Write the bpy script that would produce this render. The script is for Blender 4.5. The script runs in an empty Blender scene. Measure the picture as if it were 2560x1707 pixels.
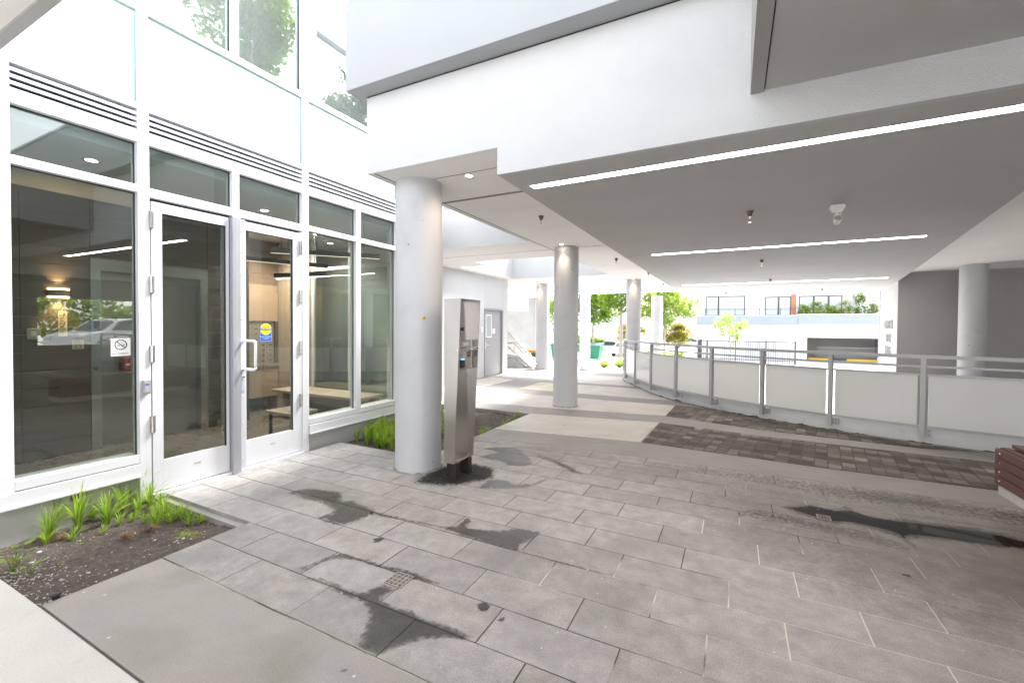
import bpy, math, random
from mathutils import Vector, Matrix, noise
R = math.radians
random.seed(7)
scene = bpy.context.scene
COL = scene.collection

# ------------------------------------------------------------------ camera
cam_data = bpy.data.cameras.new("camera")
cam = bpy.data.objects.new("camera", cam_data)
COL.objects.link(cam)
cam_data.sensor_width = 36.0
cam_data.lens = 15.303
cam_data.shift_y = -0.0074
cam_data.clip_start = 0.05
cam_data.clip_end = 2000
rt = Vector((0.89107895, 0.4538, 0.00662315)).normalized()
up = Vector((-0.01390008, 0.01270186, 0.99982271)).normalized()
fw = Vector((-0.45363541, 0.89101304, -0.01762621)).normalized()
M = Matrix((rt, up, -fw)).transposed().to_4x4()
M.translation = Vector((0, 0, 1.4))
cam.matrix_world = M
scene.camera = cam

# ------------------------------------------------------------------ sky, sun, exposure
world = bpy.data.worlds.new("World")
scene.world = world
world.use_nodes = True
wn, wl = world.node_tree.nodes, world.node_tree.links
wn.clear()
sky = wn.new('ShaderNodeTexSky')
sky.sky_type = 'NISHITA'
sky.sun_disc = False
SUN_EL, SUN_AZ = 50.0, 20.0
sky.sun_elevation = R(SUN_EL)
sky.sun_rotation = R(SUN_AZ)
sky.air_density = 1.0
sky.dust_density = 1.5
sky.ozone_density = 1.0
hs = wn.new('ShaderNodeHueSaturation')
hs.inputs['Saturation'].default_value = 0.22
bg = wn.new('ShaderNodeBackground')
bg.inputs['Strength'].default_value = 0.15
wo = wn.new('ShaderNodeOutputWorld')
wl.new(sky.outputs[0], hs.inputs['Color'])
wl.new(hs.outputs[0], bg.inputs['Color'])
wl.new(bg.outputs[0], wo.inputs['Surface'])

sun_data = bpy.data.lights.new("sun", 'SUN')
sun_data.energy = 2.6
sun_data.angle = R(14)
sun_data.color = (1.0, 0.97, 0.93)
sun = bpy.data.objects.new("sun", sun_data)
COL.objects.link(sun)
az = R(SUN_AZ)
sdir = Vector((math.sin(az) * math.cos(R(SUN_EL)), math.cos(az) * math.cos(R(SUN_EL)), math.sin(R(SUN_EL))))
sun.rotation_euler = sdir.to_track_quat('Z', 'Y').to_euler()
sun.location = (0, 0, 30)

scene.view_settings.view_transform = 'Standard'
scene.view_settings.look = 'None'
scene.view_settings.gamma = 1
scene.view_settings.exposure = 2.65
scene.cycles.max_bounces = 14
scene.cycles.diffuse_bounces = 7
scene.cycles.glossy_bounces = 5
scene.cycles.transmission_bounces = 8
scene.cycles.transparent_max_bounces = 24
scene.cycles.use_denoising = True
scene.cycles.sample_clamp_indirect = 8

# ------------------------------------------------------------------ materials
def mat(name, col, rough=0.6, metal=0.0, var=0.0, vscale=3.0, bump=0.0, bscale=60.0, spec=0.5,
        emit=None, estr=0.0, speck=None, stain=None, vstretch=None, coat=0.0, tint=False, grain=None):
    m = bpy.data.materials.new(name)
    m.use_nodes = True
    nt = m.node_tree
    N, L = nt.nodes, nt.links
    p = N['Principled BSDF']
    p.inputs['Base Color'].default_value = (*col, 1)
    p.inputs['Roughness'].default_value = rough
    p.inputs['Metallic'].default_value = metal
    p.inputs['Specular IOR Level'].default_value = spec
    p.inputs['Coat Weight'].default_value = coat
    tc = N.new('ShaderNodeTexCoord')
    src = tc.outputs['Object']
    if vstretch:
        mp = N.new('ShaderNodeMapping')
        mp.inputs['Scale'].default_value = vstretch
        L.new(src, mp.inputs['Vector'])
        vsrc = mp.outputs[0]
    else:
        vsrc = src
    out = None
    if var > 0:
        n = N.new('ShaderNodeTexNoise')
        n.inputs['Scale'].default_value = vscale
        n.inputs['Detail'].default_value = 8
        n.inputs['Roughness'].default_value = 0.62
        L.new(vsrc, n.inputs['Vector'])
        r = N.new('ShaderNodeValToRGB')
        r.color_ramp.elements[0].position = 0.28
        r.color_ramp.elements[1].position = 0.72
        r.color_ramp.elements[0].color = (*[max(0, c * (1 - var)) for c in col], 1)
        r.color_ramp.elements[1].color = (*[min(1, c * (1 + var)) for c in col], 1)
        L.new(n.outputs['Fac'], r.inputs[0])
        out = r.outputs[0]
        # roughness variation
        mr = N.new('ShaderNodeMapRange')
        mr.inputs['To Min'].default_value = max(0.02, rough - 0.08)
        mr.inputs['To Max'].default_value = min(1, rough + 0.08)
        L.new(n.outputs['Fac'], mr.inputs['Value'])
        L.new(mr.outputs[0], p.inputs['Roughness'])
    if stain:   # (color, scale, threshold, softness)
        n3 = N.new('ShaderNodeTexNoise')
        n3.inputs['Scale'].default_value = stain[1]
        n3.inputs['Detail'].default_value = 6
        n3.inputs['Distortion'].default_value = 0.6
        L.new(src, n3.inputs['Vector'])
        r3 = N.new('ShaderNodeValToRGB')
        r3.color_ramp.elements[0].position = stain[2]
        r3.color_ramp.elements[1].position = min(1.0, stain[2] + stain[3])
        r3.color_ramp.elements[0].color = (0, 0, 0, 1)
        r3.color_ramp.elements[1].color = (1, 1, 1, 1)
        L.new(n3.outputs['Fac'], r3.inputs[0])
        mx = N.new('ShaderNodeMixRGB')
        L.new(r3.outputs[0], mx.inputs[0])
        if out is not None:
            L.new(out, mx.inputs[1])
        else:
            mx.inputs[1].default_value = (*col, 1)
        mx.inputs[2].default_value = (*stain[0], 1)
        out = mx.outputs[0]
    if speck:   # (color, scale, threshold)
        n2 = N.new('ShaderNodeTexVoronoi')
        n2.inputs['Scale'].default_value = speck[1]
        L.new(src, n2.inputs['Vector'])
        r2 = N.new('ShaderNodeValToRGB')
        r2.color_ramp.interpolation = 'LINEAR'
        r2.color_ramp.elements[0].position = speck[2]
        r2.color_ramp.elements[1].position = speck[2] + 0.03
        r2.color_ramp.elements[0].color = (1, 1, 1, 1)
        r2.color_ramp.elements[1].color = (0, 0, 0, 1)
        L.new(n2.outputs['Distance'], r2.inputs[0])
        mx2 = N.new('ShaderNodeMixRGB')
        L.new(r2.outputs[0], mx2.inputs[0])
        if out is not None:
            L.new(out, mx2.inputs[1])
        else:
            mx2.inputs[1].default_value = (*col, 1)
        mx2.inputs[2].default_value = (*speck[0], 1)
        out = mx2.outputs[0]
    if grain:
        gn = N.new('ShaderNodeTexNoise'); gn.inputs['Scale'].default_value = grain[0]; gn.inputs['Detail'].default_value = 3
        L.new(src, gn.inputs['Vector'])
        gm = N.new('ShaderNodeMapRange'); gm.inputs['From Min'].default_value = 0.3; gm.inputs['From Max'].default_value = 0.7
        gm.inputs['To Min'].default_value = 1 - grain[1]; gm.inputs['To Max'].default_value = 1 + grain[1]
        L.new(gn.outputs['Fac'], gm.inputs['Value'])
        gx = N.new('ShaderNodeMixRGB'); gx.blend_type = 'MULTIPLY'; gx.inputs[0].default_value = 1
        if out is not None:
            L.new(out, gx.inputs[1])
        else:
            gx.inputs[1].default_value = (*col, 1)
        L.new(gm.outputs[0], gx.inputs[2])
        out = gx.outputs[0]
    if tint:
        at = N.new('ShaderNodeAttribute')
        at.attribute_name = 'tint'
        mt = N.new('ShaderNodeMixRGB')
        mt.blend_type = 'MULTIPLY'
        mt.inputs[0].default_value = 1
        if out is not None:
            L.new(out, mt.inputs[1])
        else:
            mt.inputs[1].default_value = (*col, 1)
        L.new(at.outputs['Color'], mt.inputs[2])
        out = mt.outputs[0]
    if out is not None:
        L.new(out, p.inputs['Base Color'])
    if bump > 0:
        nb = N.new('ShaderNodeTexNoise')
        nb.inputs['Scale'].default_value = bscale
        nb.inputs['Detail'].default_value = 5
        L.new(vsrc, nb.inputs['Vector'])
        b = N.new('ShaderNodeBump')
        b.inputs['Strength'].default_value = bump
        b.inputs['Distance'].default_value = 0.01
        L.new(nb.outputs['Fac'], b.inputs['Height'])
        L.new(b.outputs[0], p.inputs['Normal'])
    if emit:
        p.inputs['Emission Color'].default_value = (*emit, 1)
        p.inputs['Emission Strength'].default_value = estr
    return m

def glassmat(name, tintc, refl=1.0, rough=0.0, ior=1.52, haze=0.0):
    m = bpy.data.materials.new(name)
    m.use_nodes = True
    N, L = m.node_tree.nodes, m.node_tree.links
    N.clear()
    o = N.new('ShaderNodeOutputMaterial')
    t = N.new('ShaderNodeBsdfTransparent')
    t.inputs[0].default_value = (*tintc, 1)
    g = N.new('ShaderNodeBsdfGlossy')
    g.inputs['Roughness'].default_value = rough
    g.inputs['Color'].default_value = (0.93, 1.0, 0.97, 1)
    f = N.new('ShaderNodeFresnel')
    f.inputs['IOR'].default_value = ior
    mu = N.new('ShaderNodeMath')
    mu.operation = 'MULTIPLY'
    mu.inputs[1].default_value = refl
    mu.use_clamp = True
    mx = N.new('ShaderNodeMixShader')
    ge = N.new('ShaderNodeNewGeometry')
    iv = N.new('ShaderNodeMath'); iv.operation = 'SUBTRACT'; iv.inputs[0].default_value = 1
    L.new(ge.outputs['Backfacing'], iv.inputs[1])
    m0 = N.new('ShaderNodeMath'); m0.operation = 'MULTIPLY'
    L.new(f.outputs[0], m0.inputs[0]); L.new(iv.outputs[0], m0.inputs[1])
    L.new(m0.outputs[0], mu.inputs[0])
    L.new(mu.outputs[0], mx.inputs[0])
    L.new(t.outputs[0], mx.inputs[1])
    L.new(g.outputs[0], mx.inputs[2])
    L.new(mx.outputs[0], o.inputs['Surface'])
    return m

def frostmat(name, col, tr=0.35):
    m = bpy.data.materials.new(name)
    m.use_nodes = True
    N, L = m.node_tree.nodes, m.node_tree.links
    N.clear()
    o = N.new('ShaderNodeOutputMaterial')
    d = N.new('ShaderNodeBsdfDiffuse')
    d.inputs[0].default_value = (*col, 1)
    t = N.new('ShaderNodeBsdfTranslucent')
    t.inputs[0].default_value = (*col, 1)
    m1 = N.new('ShaderNodeMixShader')
    m1.inputs[0].default_value = tr
    g = N.new('ShaderNodeBsdfGlossy')
    g.inputs['Roughness'].default_value = 0.06
    f = N.new('ShaderNodeFresnel')
    f.inputs['IOR'].default_value = 1.45
    m2 = N.new('ShaderNodeMixShader')
    L.new(d.outputs[0], m1.inputs[1]); L.new(t.outputs[0], m1.inputs[2])
    L.new(f.outputs[0], m2.inputs[0]); L.new(m1.outputs[0], m2.inputs[1]); L.new(g.outputs[0], m2.inputs[2])
    L.new(m2.outputs[0], o.inputs['Surface'])
    return m

def wetmat(name, dark=0.4, rough=0.12, ior=1.33, edge=(0.42, 0.5)):
    m = bpy.data.materials.new(name)
    m.use_nodes = True
    N, L = m.node_tree.nodes, m.node_tree.links
    N.clear()
    o = N.new('ShaderNodeOutputMaterial')
    t = N.new('ShaderNodeBsdfTransparent')
    t.inputs[0].default_value = (dark, dark * 0.99, dark * 0.97, 1)
    g = N.new('ShaderNodeBsdfGlossy')
    g.inputs['Roughness'].default_value = rough
    f = N.new('ShaderNodeFresnel')
    f.inputs['IOR'].default_value = ior
    mx = N.new('ShaderNodeMixShader')
    L.new(f.outputs[0], mx.inputs[0]); L.new(t.outputs[0], mx.inputs[1]); L.new(g.outputs[0], mx.inputs[2])
    # damp edge fades through the noise and the distance-to-edge attribute
    at = N.new('ShaderNodeAttribute'); at.attribute_name = 'wet'
    tc = N.new('ShaderNodeTexCoord')
    n = N.new('ShaderNodeTexNoise'); n.inputs['Scale'].default_value = 38; n.inputs['Detail'].default_value = 6
    L.new(tc.outputs['Object'], n.inputs['Vector'])
    ad = N.new('ShaderNodeMath'); ad.operation = 'ADD'
    L.new(at.outputs['Fac'], ad.inputs[0]); L.new(n.outputs['Fac'], ad.inputs[1])
    mr = N.new('ShaderNodeMapRange')
    mr.inputs['From Min'].default_value = edge[0]
    mr.inputs['From Max'].default_value = edge[1]
    L.new(ad.outputs[0], mr.inputs['Value'])
    t0 = N.new('ShaderNodeBsdfTransparent')
    m2 = N.new('ShaderNodeMixShader')
    L.new(mr.outputs[0], m2.inputs[0]); L.new(t0.outputs[0], m2.inputs[1]); L.new(mx.outputs[0], m2.inputs[2])
    L.new(m2.outputs[0], o.inputs['Surface'])
    return m

def leafmat(name, col, var=0.35, trans=0.65):
    m = bpy.data.materials.new(name)
    m.use_nodes = True
    N, L = m.node_tree.nodes, m.node_tree.links
    N.clear()
    o = N.new('ShaderNodeOutputMaterial')
    at = N.new('ShaderNodeAttribute'); at.attribute_name = 'tint'
    mm = N.new('ShaderNodeMixRGB'); mm.blend_type = 'MULTIPLY'; mm.inputs[0].default_value = 1
    mm.inputs[1].default_value = (*col, 1)
    L.new(at.outputs['Color'], mm.inputs[2])
    d = N.new('ShaderNodeBsdfPrincipled'); d.inputs['Roughness'].default_value = 0.5
    t = N.new('ShaderNodeBsdfTranslucent')
    L.new(mm.outputs[0], d.inputs['Base Color']); L.new(mm.outputs[0], t.inputs[0])
    mx = N.new('ShaderNodeMixShader'); mx.inputs[0].default_value = trans
    L.new(d.outputs[0], mx.inputs[1]); L.new(t.outputs[0], mx.inputs[2])
    L.new(mx.outputs[0], o.inputs['Surface'])
    return m

MAT = dict(
    alu=mat('painted_aluminium', (0.66, 0.67, 0.70), 0.42, 0.15, var=0.03, vscale=2.5, bump=0.02, bscale=8),
    alu_dark=mat('anodised_aluminium', (0.40, 0.41, 0.45), 0.36, 0.5, var=0.05, vscale=4, vstretch=(4, 4, 0.3)),
    gasket=mat('black_rubber', (0.015, 0.016, 0.017), 0.5),
    glass=glassmat('clear_glass', (0.82, 0.88, 0.85), 3.3),
    upglass=glassmat('upper_window_glass', (0.93, 0.95, 0.94), 7.0),
    spandrel=mat('white_spandrel_glass', (0.80, 0.83, 0.84), 0.05, 0, var=0.015, vscale=0.8, coat=0.6),
    spandrel_edge=mat('green_glass_edge', (0.22, 0.42, 0.38), 0.2),
    louvre=mat('louvre_blade', (0.62, 0.63, 0.66), 0.4, 0.2),
    dark=mat('dark_cavity', (0.02, 0.02, 0.022), 0.8),
    siding=mat('white_siding', (0.72, 0.73, 0.74), 0.5),
    stucco=mat('white_stucco', (0.53, 0.535, 0.54), 0.85, var=0.035, vscale=1.6, bump=0.6, bscale=105,
               stain=((0.49, 0.49, 0.48), 1.1, 0.62, 0.25)),
    smooth_white=mat('smooth_white_panel', (0.33, 0.342, 0.355), 0.55, var=0.025, vscale=1.0, bump=0.08, bscale=14),
    ceiling=mat('light_ceiling_paint', (0.84, 0.82, 0.80), 0.8, var=0.04, vscale=1.2, bump=0.12, bscale=70,
                stain=((0.76, 0.74, 0.72), 0.9, 0.60, 0.3)),
    soffit=mat('grey_soffit_stucco', (0.475, 0.465, 0.455), 0.88, var=0.05, vscale=1.5, bump=0.35, bscale=120),
    joint=mat('joint_sealant', (0.22, 0.21, 0.20), 0.8),
    column=mat('column_paint', (0.50, 0.51, 0.53), 0.6, var=0.05, vscale=1.3, bump=0.10, bscale=22,
               stain=((0.41, 0.412, 0.42), 2.2, 0.56, 0.25), speck=((0.13, 0.13, 0.13), 5.0, 0.035)),
    greywall=mat('grey_wall_paint', (0.55, 0.555, 0.57), 0.75, var=0.04, vscale=1.2, bump=0.06, bscale=40),
    darkwall=mat('dark_grey_wall', (0.37, 0.36, 0.35), 0.8, var=0.06, vscale=1.1, bump=0.08, bscale=60),
    concrete=mat('fair_faced_concrete', (0.42, 0.42, 0.41), 0.85, var=0.16, vscale=1.3, bump=0.2, bscale=30,
                 stain=((0.30, 0.30, 0.29), 0.8, 0.56, 0.2), speck=((0.05, 0.05, 0.05), 1.6, 0.03)),
    stone=mat('basalt_paver', (0.288, 0.270, 0.257), 0.74, var=0.24, vscale=9, bump=0.4, bscale=70,
              speck=((0.36, 0.35, 0.34), 20, 0.05), grain=(170, 0.22), stain=((0.20, 0.187, 0.177), 1.4, 0.50, 0.25), tint=True),
    grout=None,
    slab=mat('smooth_concrete_slab', (0.275, 0.255, 0.24), 0.7, var=0.13, vscale=2.2, bump=0.10, bscale=60,
             stain=((0.19, 0.183, 0.14), 1.5, 0.50, 0.3), speck=((0.5, 0.48, 0.45), 7, 0.03), vstretch=(1.0, 1.6, 1), grain=(140, 0.12)),
    slab2=mat('pale_concrete', (0.47, 0.455, 0.43), 0.75, var=0.07, vscale=2.5, bump=0.12, bscale=70,
              grain=(120, 0.08), stain=((0.33, 0.29, 0.25), 2.0, 0.60, 0.2)),
    slab_light=mat('light_concrete_panel', (0.50, 0.465, 0.425), 0.75, var=0.09, vscale=2.8, bump=0.12, bscale=70,
                   grain=(120, 0.10), stain=((0.38, 0.35, 0.31), 1.6, 0.54, 0.2)),
    slab_yellow=mat('yellow_stained_concrete', (0.50, 0.465, 0.36), 0.75, var=0.12, vscale=2.2, bump=0.1, bscale=70,
                    stain=((0.42, 0.38, 0.19), 1.2, 0.50, 0.2)),
    walk=mat('grey_concrete_band', (0.27, 0.256, 0.243), 0.78, var=0.10, vscale=2.6, bump=0.12, bscale=80,
             grain=(120, 0.15), stain=((0.21, 0.195, 0.185), 1.7, 0.54, 0.25)),
    mortar=mat('sand_mortar', (0.34, 0.33, 0.25), 0.9, var=0.5, vscale=4, stain=((0.07, 0.07, 0.05), 3, 0.5, 0.1)),
    brick=mat('brown_paver', (0.130, 0.113, 0.097), 0.75, var=0.22, vscale=7, bump=0.3, bscale=90, tint=True),
    soil=mat('garden_soil', (0.078, 0.062, 0.053), 0.95, var=0.55, vscale=28, bump=1.0, bscale=70,
             speck=((0.33, 0.30, 0.28), 42, 0.10)),
    pebble=mat('pebble_stone', (0.50, 0.47, 0.44), 0.6, var=0.2, vscale=20),
    moss=mat('moss', (0.16, 0.21, 0.03), 0.95, var=0.4, vscale=30, bump=1.0, bscale=120),
    curb=mat('grey_painted_kerb', (0.46, 0.47, 0.48), 0.7, var=0.08, vscale=2.4, bump=0.12, bscale=40,
             stain=((0.25, 0.25, 0.25), 2.6, 0.62, 0.12)),
    rail=mat('grey_painted_steel', (0.40, 0.40, 0.41), 0.4, 0.25, var=0.04, vscale=4),
    frost=frostmat('frosted_glass', (0.985, 0.985, 0.975), 0.6),
    steel=mat('brushed_stainless', (0.50, 0.485, 0.47), 0.22, 1.0, var=0.025, vscale=5, vstretch=(40, 40, 0.4)),
    steel_dull=mat('dull_elevator_steel', (0.30, 0.29, 0.28), 0.42, 0.8, var=0.03, vscale=5, vstretch=(40, 40, 0.4)),
    chrome=mat('polished_steel', (0.62, 0.61, 0.60), 0.18, 1.0),
    rust=mat('rusty_black_steel', (0.022, 0.018, 0.017), 0.6, 0.2, var=0.4, vscale=14, stain=((0.06, 0.025, 0.014), 9, 0.58, 0.15)),
    black=mat('black_plastic', (0.016, 0.017, 0.019), 0.35),
    blue=mat('blue_light_window', (0.03, 0.15, 0.6), 0.3, emit=(0.1, 0.4, 1.0), estr=0.5),
    lcd=mat('lcd_screen', (0.55, 0.60, 0.60), 0.2),
    wood=mat('red_brown_bench_board', (0.115, 0.055, 0.042), 0.5, var=0.25, vscale=6, bump=0.08, bscale=30, vstretch=(8, 0.8, 8)),
    white=mat('white_plastic', (0.78, 0.78, 0.77), 0.4),
    paper=mat('white_paper', (0.85, 0.85, 0.84), 0.6),
    ink=mat('black_ink', (0.01, 0.01, 0.011), 0.5),
    yellow=mat('yellow_vinyl', (0.68, 0.70, 0.0), 0.4),
    bluevinyl=mat('blue_vinyl', (0.0, 0.08, 0.52), 0.4),
    letter=mat('raised_silver_letter', (0.36, 0.36, 0.36), 0.4, 0.3),
    brass=mat('brass_sprinkler', (0.20, 0.15, 0.11), 0.35, 0.9),
    tube=mat('linear_light_diffuser', (0.9, 0.9, 0.9), 0.4, emit=(1.0, 0.91, 0.82), estr=9.5),
    lamp=mat('downlight_lens', (0.9, 0.9, 0.85), 0.4, emit=(1.0, 0.80, 0.60), estr=9.0),
    warmlamp=mat('warm_lamp_glass', (0.9, 0.8, 0.6), 0.4, emit=(1.0, 0.66, 0.32), estr=2.2),
    tile=mat('dark_brown_wall_tile', (0.10, 0.084, 0.074), 0.42, var=0.22, vscale=3, vstretch=(1, 0.6, 3), bump=0.05, bscale=60),
    tilejoint=mat('tile_joint', (0.36, 0.32, 0.28), 0.7),
    lobbyfloor=mat('lobby_floor_tile', (0.135, 0.12, 0.11), 0.28, var=0.15, vscale=3),
    oak=mat('light_oak_panel', (0.33, 0.25, 0.195), 0.5, var=0.12, vscale=3, vstretch=(12, 12, 0.6)),
    oak2=mat('oak_plank_wall', (0.38, 0.32, 0.27), 0.5, var=0.12, vscale=2, vstretch=(14, 14, 0.4)),
    mailbox=mat('mailbox_metal', (0.36, 0.33, 0.30), 0.4, 0.5),
    lobbyceil=mat('lobby_ceiling', (0.52, 0.54, 0.54), 0.8),
    doorgrey=mat('grey_door_paint', (0.32, 0.32, 0.335), 0.5, var=0.03, vscale=2),
    red=mat('red_paint', (0.30, 0.02, 0.015), 0.4),
    yellowpaint=mat('yellow_kerb_paint', (0.62, 0.38, 0.02), 0.6),
    ground=mat('street_concrete', (0.52, 0.51, 0.50), 0.85, var=0.12, vscale=0.4),
    ground2=mat('ramp_concrete', (0.48, 0.47, 0.46), 0.85, var=0.12, vscale=0.6),
    bwall=mat('white_rendered_wall', (0.74, 0.745, 0.75), 0.8, var=0.02, vscale=0.5),
    bband=mat('blue_grey_parapet', (0.28, 0.32, 0.37), 0.6, var=0.04, vscale=0.5),
    orange=mat('terracotta_panel', (0.42, 0.16, 0.09), 0.7, var=0.1, vscale=2),
    garage=mat('garage_wall', (0.42, 0.40, 0.38), 0.8, var=0.1, vscale=0.6),
    frame=mat('dark_window_frame', (0.045, 0.05, 0.058), 0.4),
    bglass=mat('pale_window_pane', (0.36, 0.40, 0.42), 0.08, spec=0.8),
    fence=mat('black_fence_steel', (0.05, 0.05, 0.055), 0.5),
    green=mat('green_bin_paint', (0.015, 0.17, 0.095), 0.5, var=0.1, vscale=3),
    bluepaint=mat('pale_blue_plastic', (0.10, 0.42, 0.62), 0.4),
    orangelid=mat('orange_lid', (0.75, 0.26, 0.03), 0.45),
    carwhite=mat('white_car_paint', (0.62, 0.63, 0.65), 0.2, coat=0.8),
    carsilver=mat('silver_car_paint', (0.30, 0.32, 0.35), 0.22, 0.6, coat=0.8),
    tyre=mat('tyre_rubber', (0.015, 0.015, 0.015), 0.8),
    bark=mat('pale_bark', (0.30, 0.26, 0.22), 0.9, var=0.3, vscale=8, vstretch=(3, 3, 0.8), bump=0.5, bscale=20),
    leaf=leafmat('maple_leaf', (0.17, 0.28, 0.03)),
    leaf_l=leafmat('lime_leaf', (0.30, 0.42, 0.09)),
    leaf_r=leafmat('reddish_hedge_leaf', (0.32, 0.30, 0.07)),
    leaf_d=leafmat('deep_green_leaf', (0.06, 0.13, 0.02)),
    grass=leafmat('grass_blade', (0.27, 0.44, 0.05), trans=0.4),
    straw=leafmat('dry_straw', (0.26, 0.17, 0.09), trans=0.2),
    wet=wetmat('damp_stone_film', 0.54, 0.22, 1.33, (0.52, 0.86)),
    damp=wetmat('faint_damp_film', 0.80, 0.45, 1.25, (0.45, 1.0)),
    puddle=wetmat('standing_water_film', 0.20, 0.04, 1.33, (0.50, 0.66)),
    rust_stain=wetmat('rust_stain', 0.34, 0.6, 1.05, (0.55, 0.8)),
)
# grout: dark moss-grey in most joints, pale sand where it was swept in
def groutmat():
    m = mat('paver_grout', (0.07, 0.066, 0.058), 0.9)
    N, L = m.node_tree.nodes, m.node_tree.links
    p = N['Principled BSDF']
    tc = N.new('ShaderNodeTexCoord')
    n = N.new('ShaderNodeTexNoise'); n.inputs['Scale'].default_value = 1.1; n.inputs['Detail'].default_value = 5
    L.new(tc.outputs['Object'], n.inputs['Vector'])
    sx = N.new('ShaderNodeSeparateXYZ'); L.new(tc.outputs['Object'], sx.inputs[0])
    ma = N.new('ShaderNodeMath'); ma.operation = 'MULTIPLY_ADD'
    ma.inputs[1].default_value = 0.16; ma.inputs[2].default_value = 0.13
    L.new(sx.outputs['X'], ma.inputs[0])
    my = N.new('ShaderNodeMath'); my.operation = 'MULTIPLY_ADD'
    my.inputs[1].default_value = -0.06
    L.new(sx.outputs['Y'], my.inputs[0]); L.new(ma.outputs[0], my.inputs[2])
    ad = N.new('ShaderNodeMath'); ad.operation = 'ADD'
    L.new(my.outputs[0], ad.inputs[0]); L.new(n.outputs['Fac'], ad.inputs[1])
    r = N.new('ShaderNodeValToRGB')
    r.color_ramp.elements[0].position = 0.40; r.color_ramp.elements[1].position = 0.47
    r.color_ramp.elements[0].color = (0.045, 0.045, 0.035, 1)
    r.color_ramp.elements[1].color = (0.56, 0.52, 0.47, 1)
    L.new(ad.outputs[0], r.inputs[0]); L.new(r.outputs[0], p.inputs['Base Color'])
    return m
MAT['grout'] = groutmat()

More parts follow.
